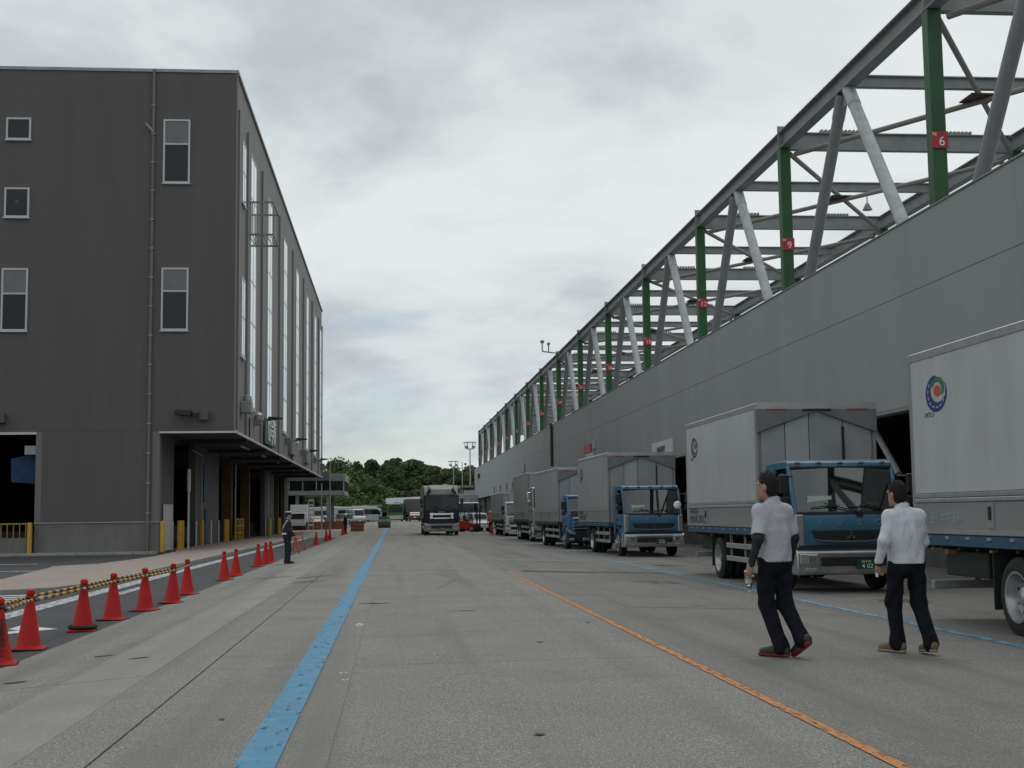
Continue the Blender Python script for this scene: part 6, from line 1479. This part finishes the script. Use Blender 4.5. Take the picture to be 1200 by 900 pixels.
# hill and trees
hx = np.linspace(-190, 230, 43); hyv = np.linspace(318, 620, 26)
def hillz(x, y):
    e = min(1, max(0, (y-322)/85)); e = e*e*(3-2*e)
    return 0.2+e*(6.3*math.exp(-((x-2)/26)**2)+3.2*math.exp(-((x+75)/50)**2)+3.4*math.exp(-((x-75)/60)**2)+1.2)
hm = MB(); hm.v = [(x, y, hillz(x, y)) for y in hyv for x in hx]; nn = len(hx)
hm.f = [(j*nn+i, j*nn+i+1, (j+1)*nn+i+1, (j+1)*nn+i) for j in range(len(hyv)-1) for i in range(nn-1)]
struct('hill', hm, 'hill')
def tree_mesh(seed, H, W, nl, leaf):
    rr = np.random.RandomState(seed)
    lobes = []
    for i in range(20):
        a = rr.uniform(0, 2*math.pi); q = rr.uniform(0.0, 0.72)*W; z = H*rr.uniform(0.40, 0.90)
        lobes.append((q*math.cos(a), q*math.sin(a), z-0.25*q, rr.uniform(0.16, 0.36)*W))
    lobes.append((0, 0, H*0.8, W*0.4))
    lb = np.array(lobes); k = rr.randint(0, len(lb), nl)
    d = rr.normal(size=(nl, 3)); d /= np.linalg.norm(d, axis=1)[:, None]; d[:, 2] = np.where(d[:, 2] < -0.5, -d[:, 2], d[:, 2])
    rad = lb[k, 3]*rr.uniform(0.6, 1.12, nl)
    c = lb[k, :3]+d*rad[:, None]*np.array([1, 1, 0.82])
    # leaf clumps: two-triangle tufts tilted around the outward direction
    t1 = rr.normal(size=(nl, 3)); nrm = d+0.6*rr.normal(size=(nl, 3)); nrm /= np.linalg.norm(nrm, axis=1)[:, None]
    u = np.cross(nrm, t1); u /= np.linalg.norm(u, axis=1)[:, None]; v = np.cross(nrm, u)
    s = leaf*rr.uniform(0.5, 1.3, nl)[:, None]
    q = np.stack([c-u*s-v*s*0.5, c+u*s*0.2-v*s*0.8, c+u*s+v*s*0.3, c-u*s*0.1+v*s*0.9+nrm*s*0.3], 1).reshape(-1, 3)
    me = bpy.data.meshes.new('crown'); me.from_pydata(q.tolist(), [], [(4*i, 4*i+1, 4*i+2, 4*i+3) for i in range(nl)]); me.update()
    tk = MB().tube((0, 0, -1.0), (0, 0, H*0.55), 0.28, 0.14, n=7)
    for i in range(4): l = lobes[i]; tk.tube((0, 0, H*(0.3+0.06*i)), (l[0]*0.8, l[1]*0.8, l[2]), 0.12, 0.04, n=5)
    return me, tk.mesh('trunk')
TV = [tree_mesh(s, h_, w_, 4200, 0.34) for s, h_, w_ in ((1, 10.0, 4.6), (2, 11.5, 5.2), (3, 9.0, 4.4), (4, 12.0, 5.0), (5, 8.0, 4.6))]
TVN = [tree_mesh(s, h_, w_, 7000, 0.26) for s, h_, w_ in ((11, 10.5, 6.0), (12, 8.5, 5.2))]
def tree(x, y, z, tv, m, sc, label, group):
    t = thing('tree', label, 'tree', (x, y, z), random.uniform(0, 6.3), group)
    me, tk = tv
    part('trunk', tk, 'bark', t); cr = part('crown', me, None, t)
    if len(me.materials) == 0: me.materials.append(M[m])
    cr.material_slots[0].link = 'OBJECT'; cr.material_slots[0].material = M[m]
    t.scale = (sc, sc, sc*random.uniform(0.9, 1.1))
rt_ = random.Random(5)
for row, (yy, n_, x0_, x1_) in enumerate(((330, 30, -66, 70), (346, 34, -68, 74), (364, 36, -72, 78), (384, 38, -74, 80), (406, 40, -76, 82), (430, 42, -80, 86))):
    for i in range(n_):
        xx = x0_+(x1_-x0_)*(i+rt_.uniform(0.15, 0.85))/n_; y2 = yy+rt_.uniform(-7, 7)
        if 8 < xx < 24 and yy < 340: continue
        m = rt_.choice(['leaf_a', 'leaf_b', 'leaf_b', 'leaf_c'])
        far = xx > 30 or xx < -45
        tree(xx, y2, hillz(xx, y2), TV[rt_.randrange(5)], m, rt_.uniform(0.65, 0.9) if row == 0 else rt_.uniform(0.76, 0.98),
             {'leaf_a': 'mid green broadleaf tree in the wood on the hill', 'leaf_b': 'dark green broadleaf tree in the wood on the hill', 'leaf_c': 'yellowish green broadleaf tree in the wood on the hill'}[m], 'trees of the wooded hill')
for xx, yy, sc, v_ in ((-15.5, 268, 1.12, 0), (-10.0, 264, 1.12, 1), (-22, 272, 1.1, 0), (-29, 262, 1.0, 1), (-6.0, 283, 1.05, 1), (-12.0, 288, 1.2, 0), (-36, 268, 1.1, 0)):
    tree(xx, yy, 0.3, TVN[v_], 'leaf_d', sc, 'rounded fresh green tree in front of the hill beyond the gallery', 'fresh green trees beyond the gallery')
for xx, yy, sc in ((-3.2, 296, 0.5), (0.5, 297, 0.42), (3.0, 318, 0.55)):
    tree(xx, yy, 0.3, TVN[1], 'leaf_b', sc, 'low dark bush like tree behind the parked bus', 'low trees behind the bus')
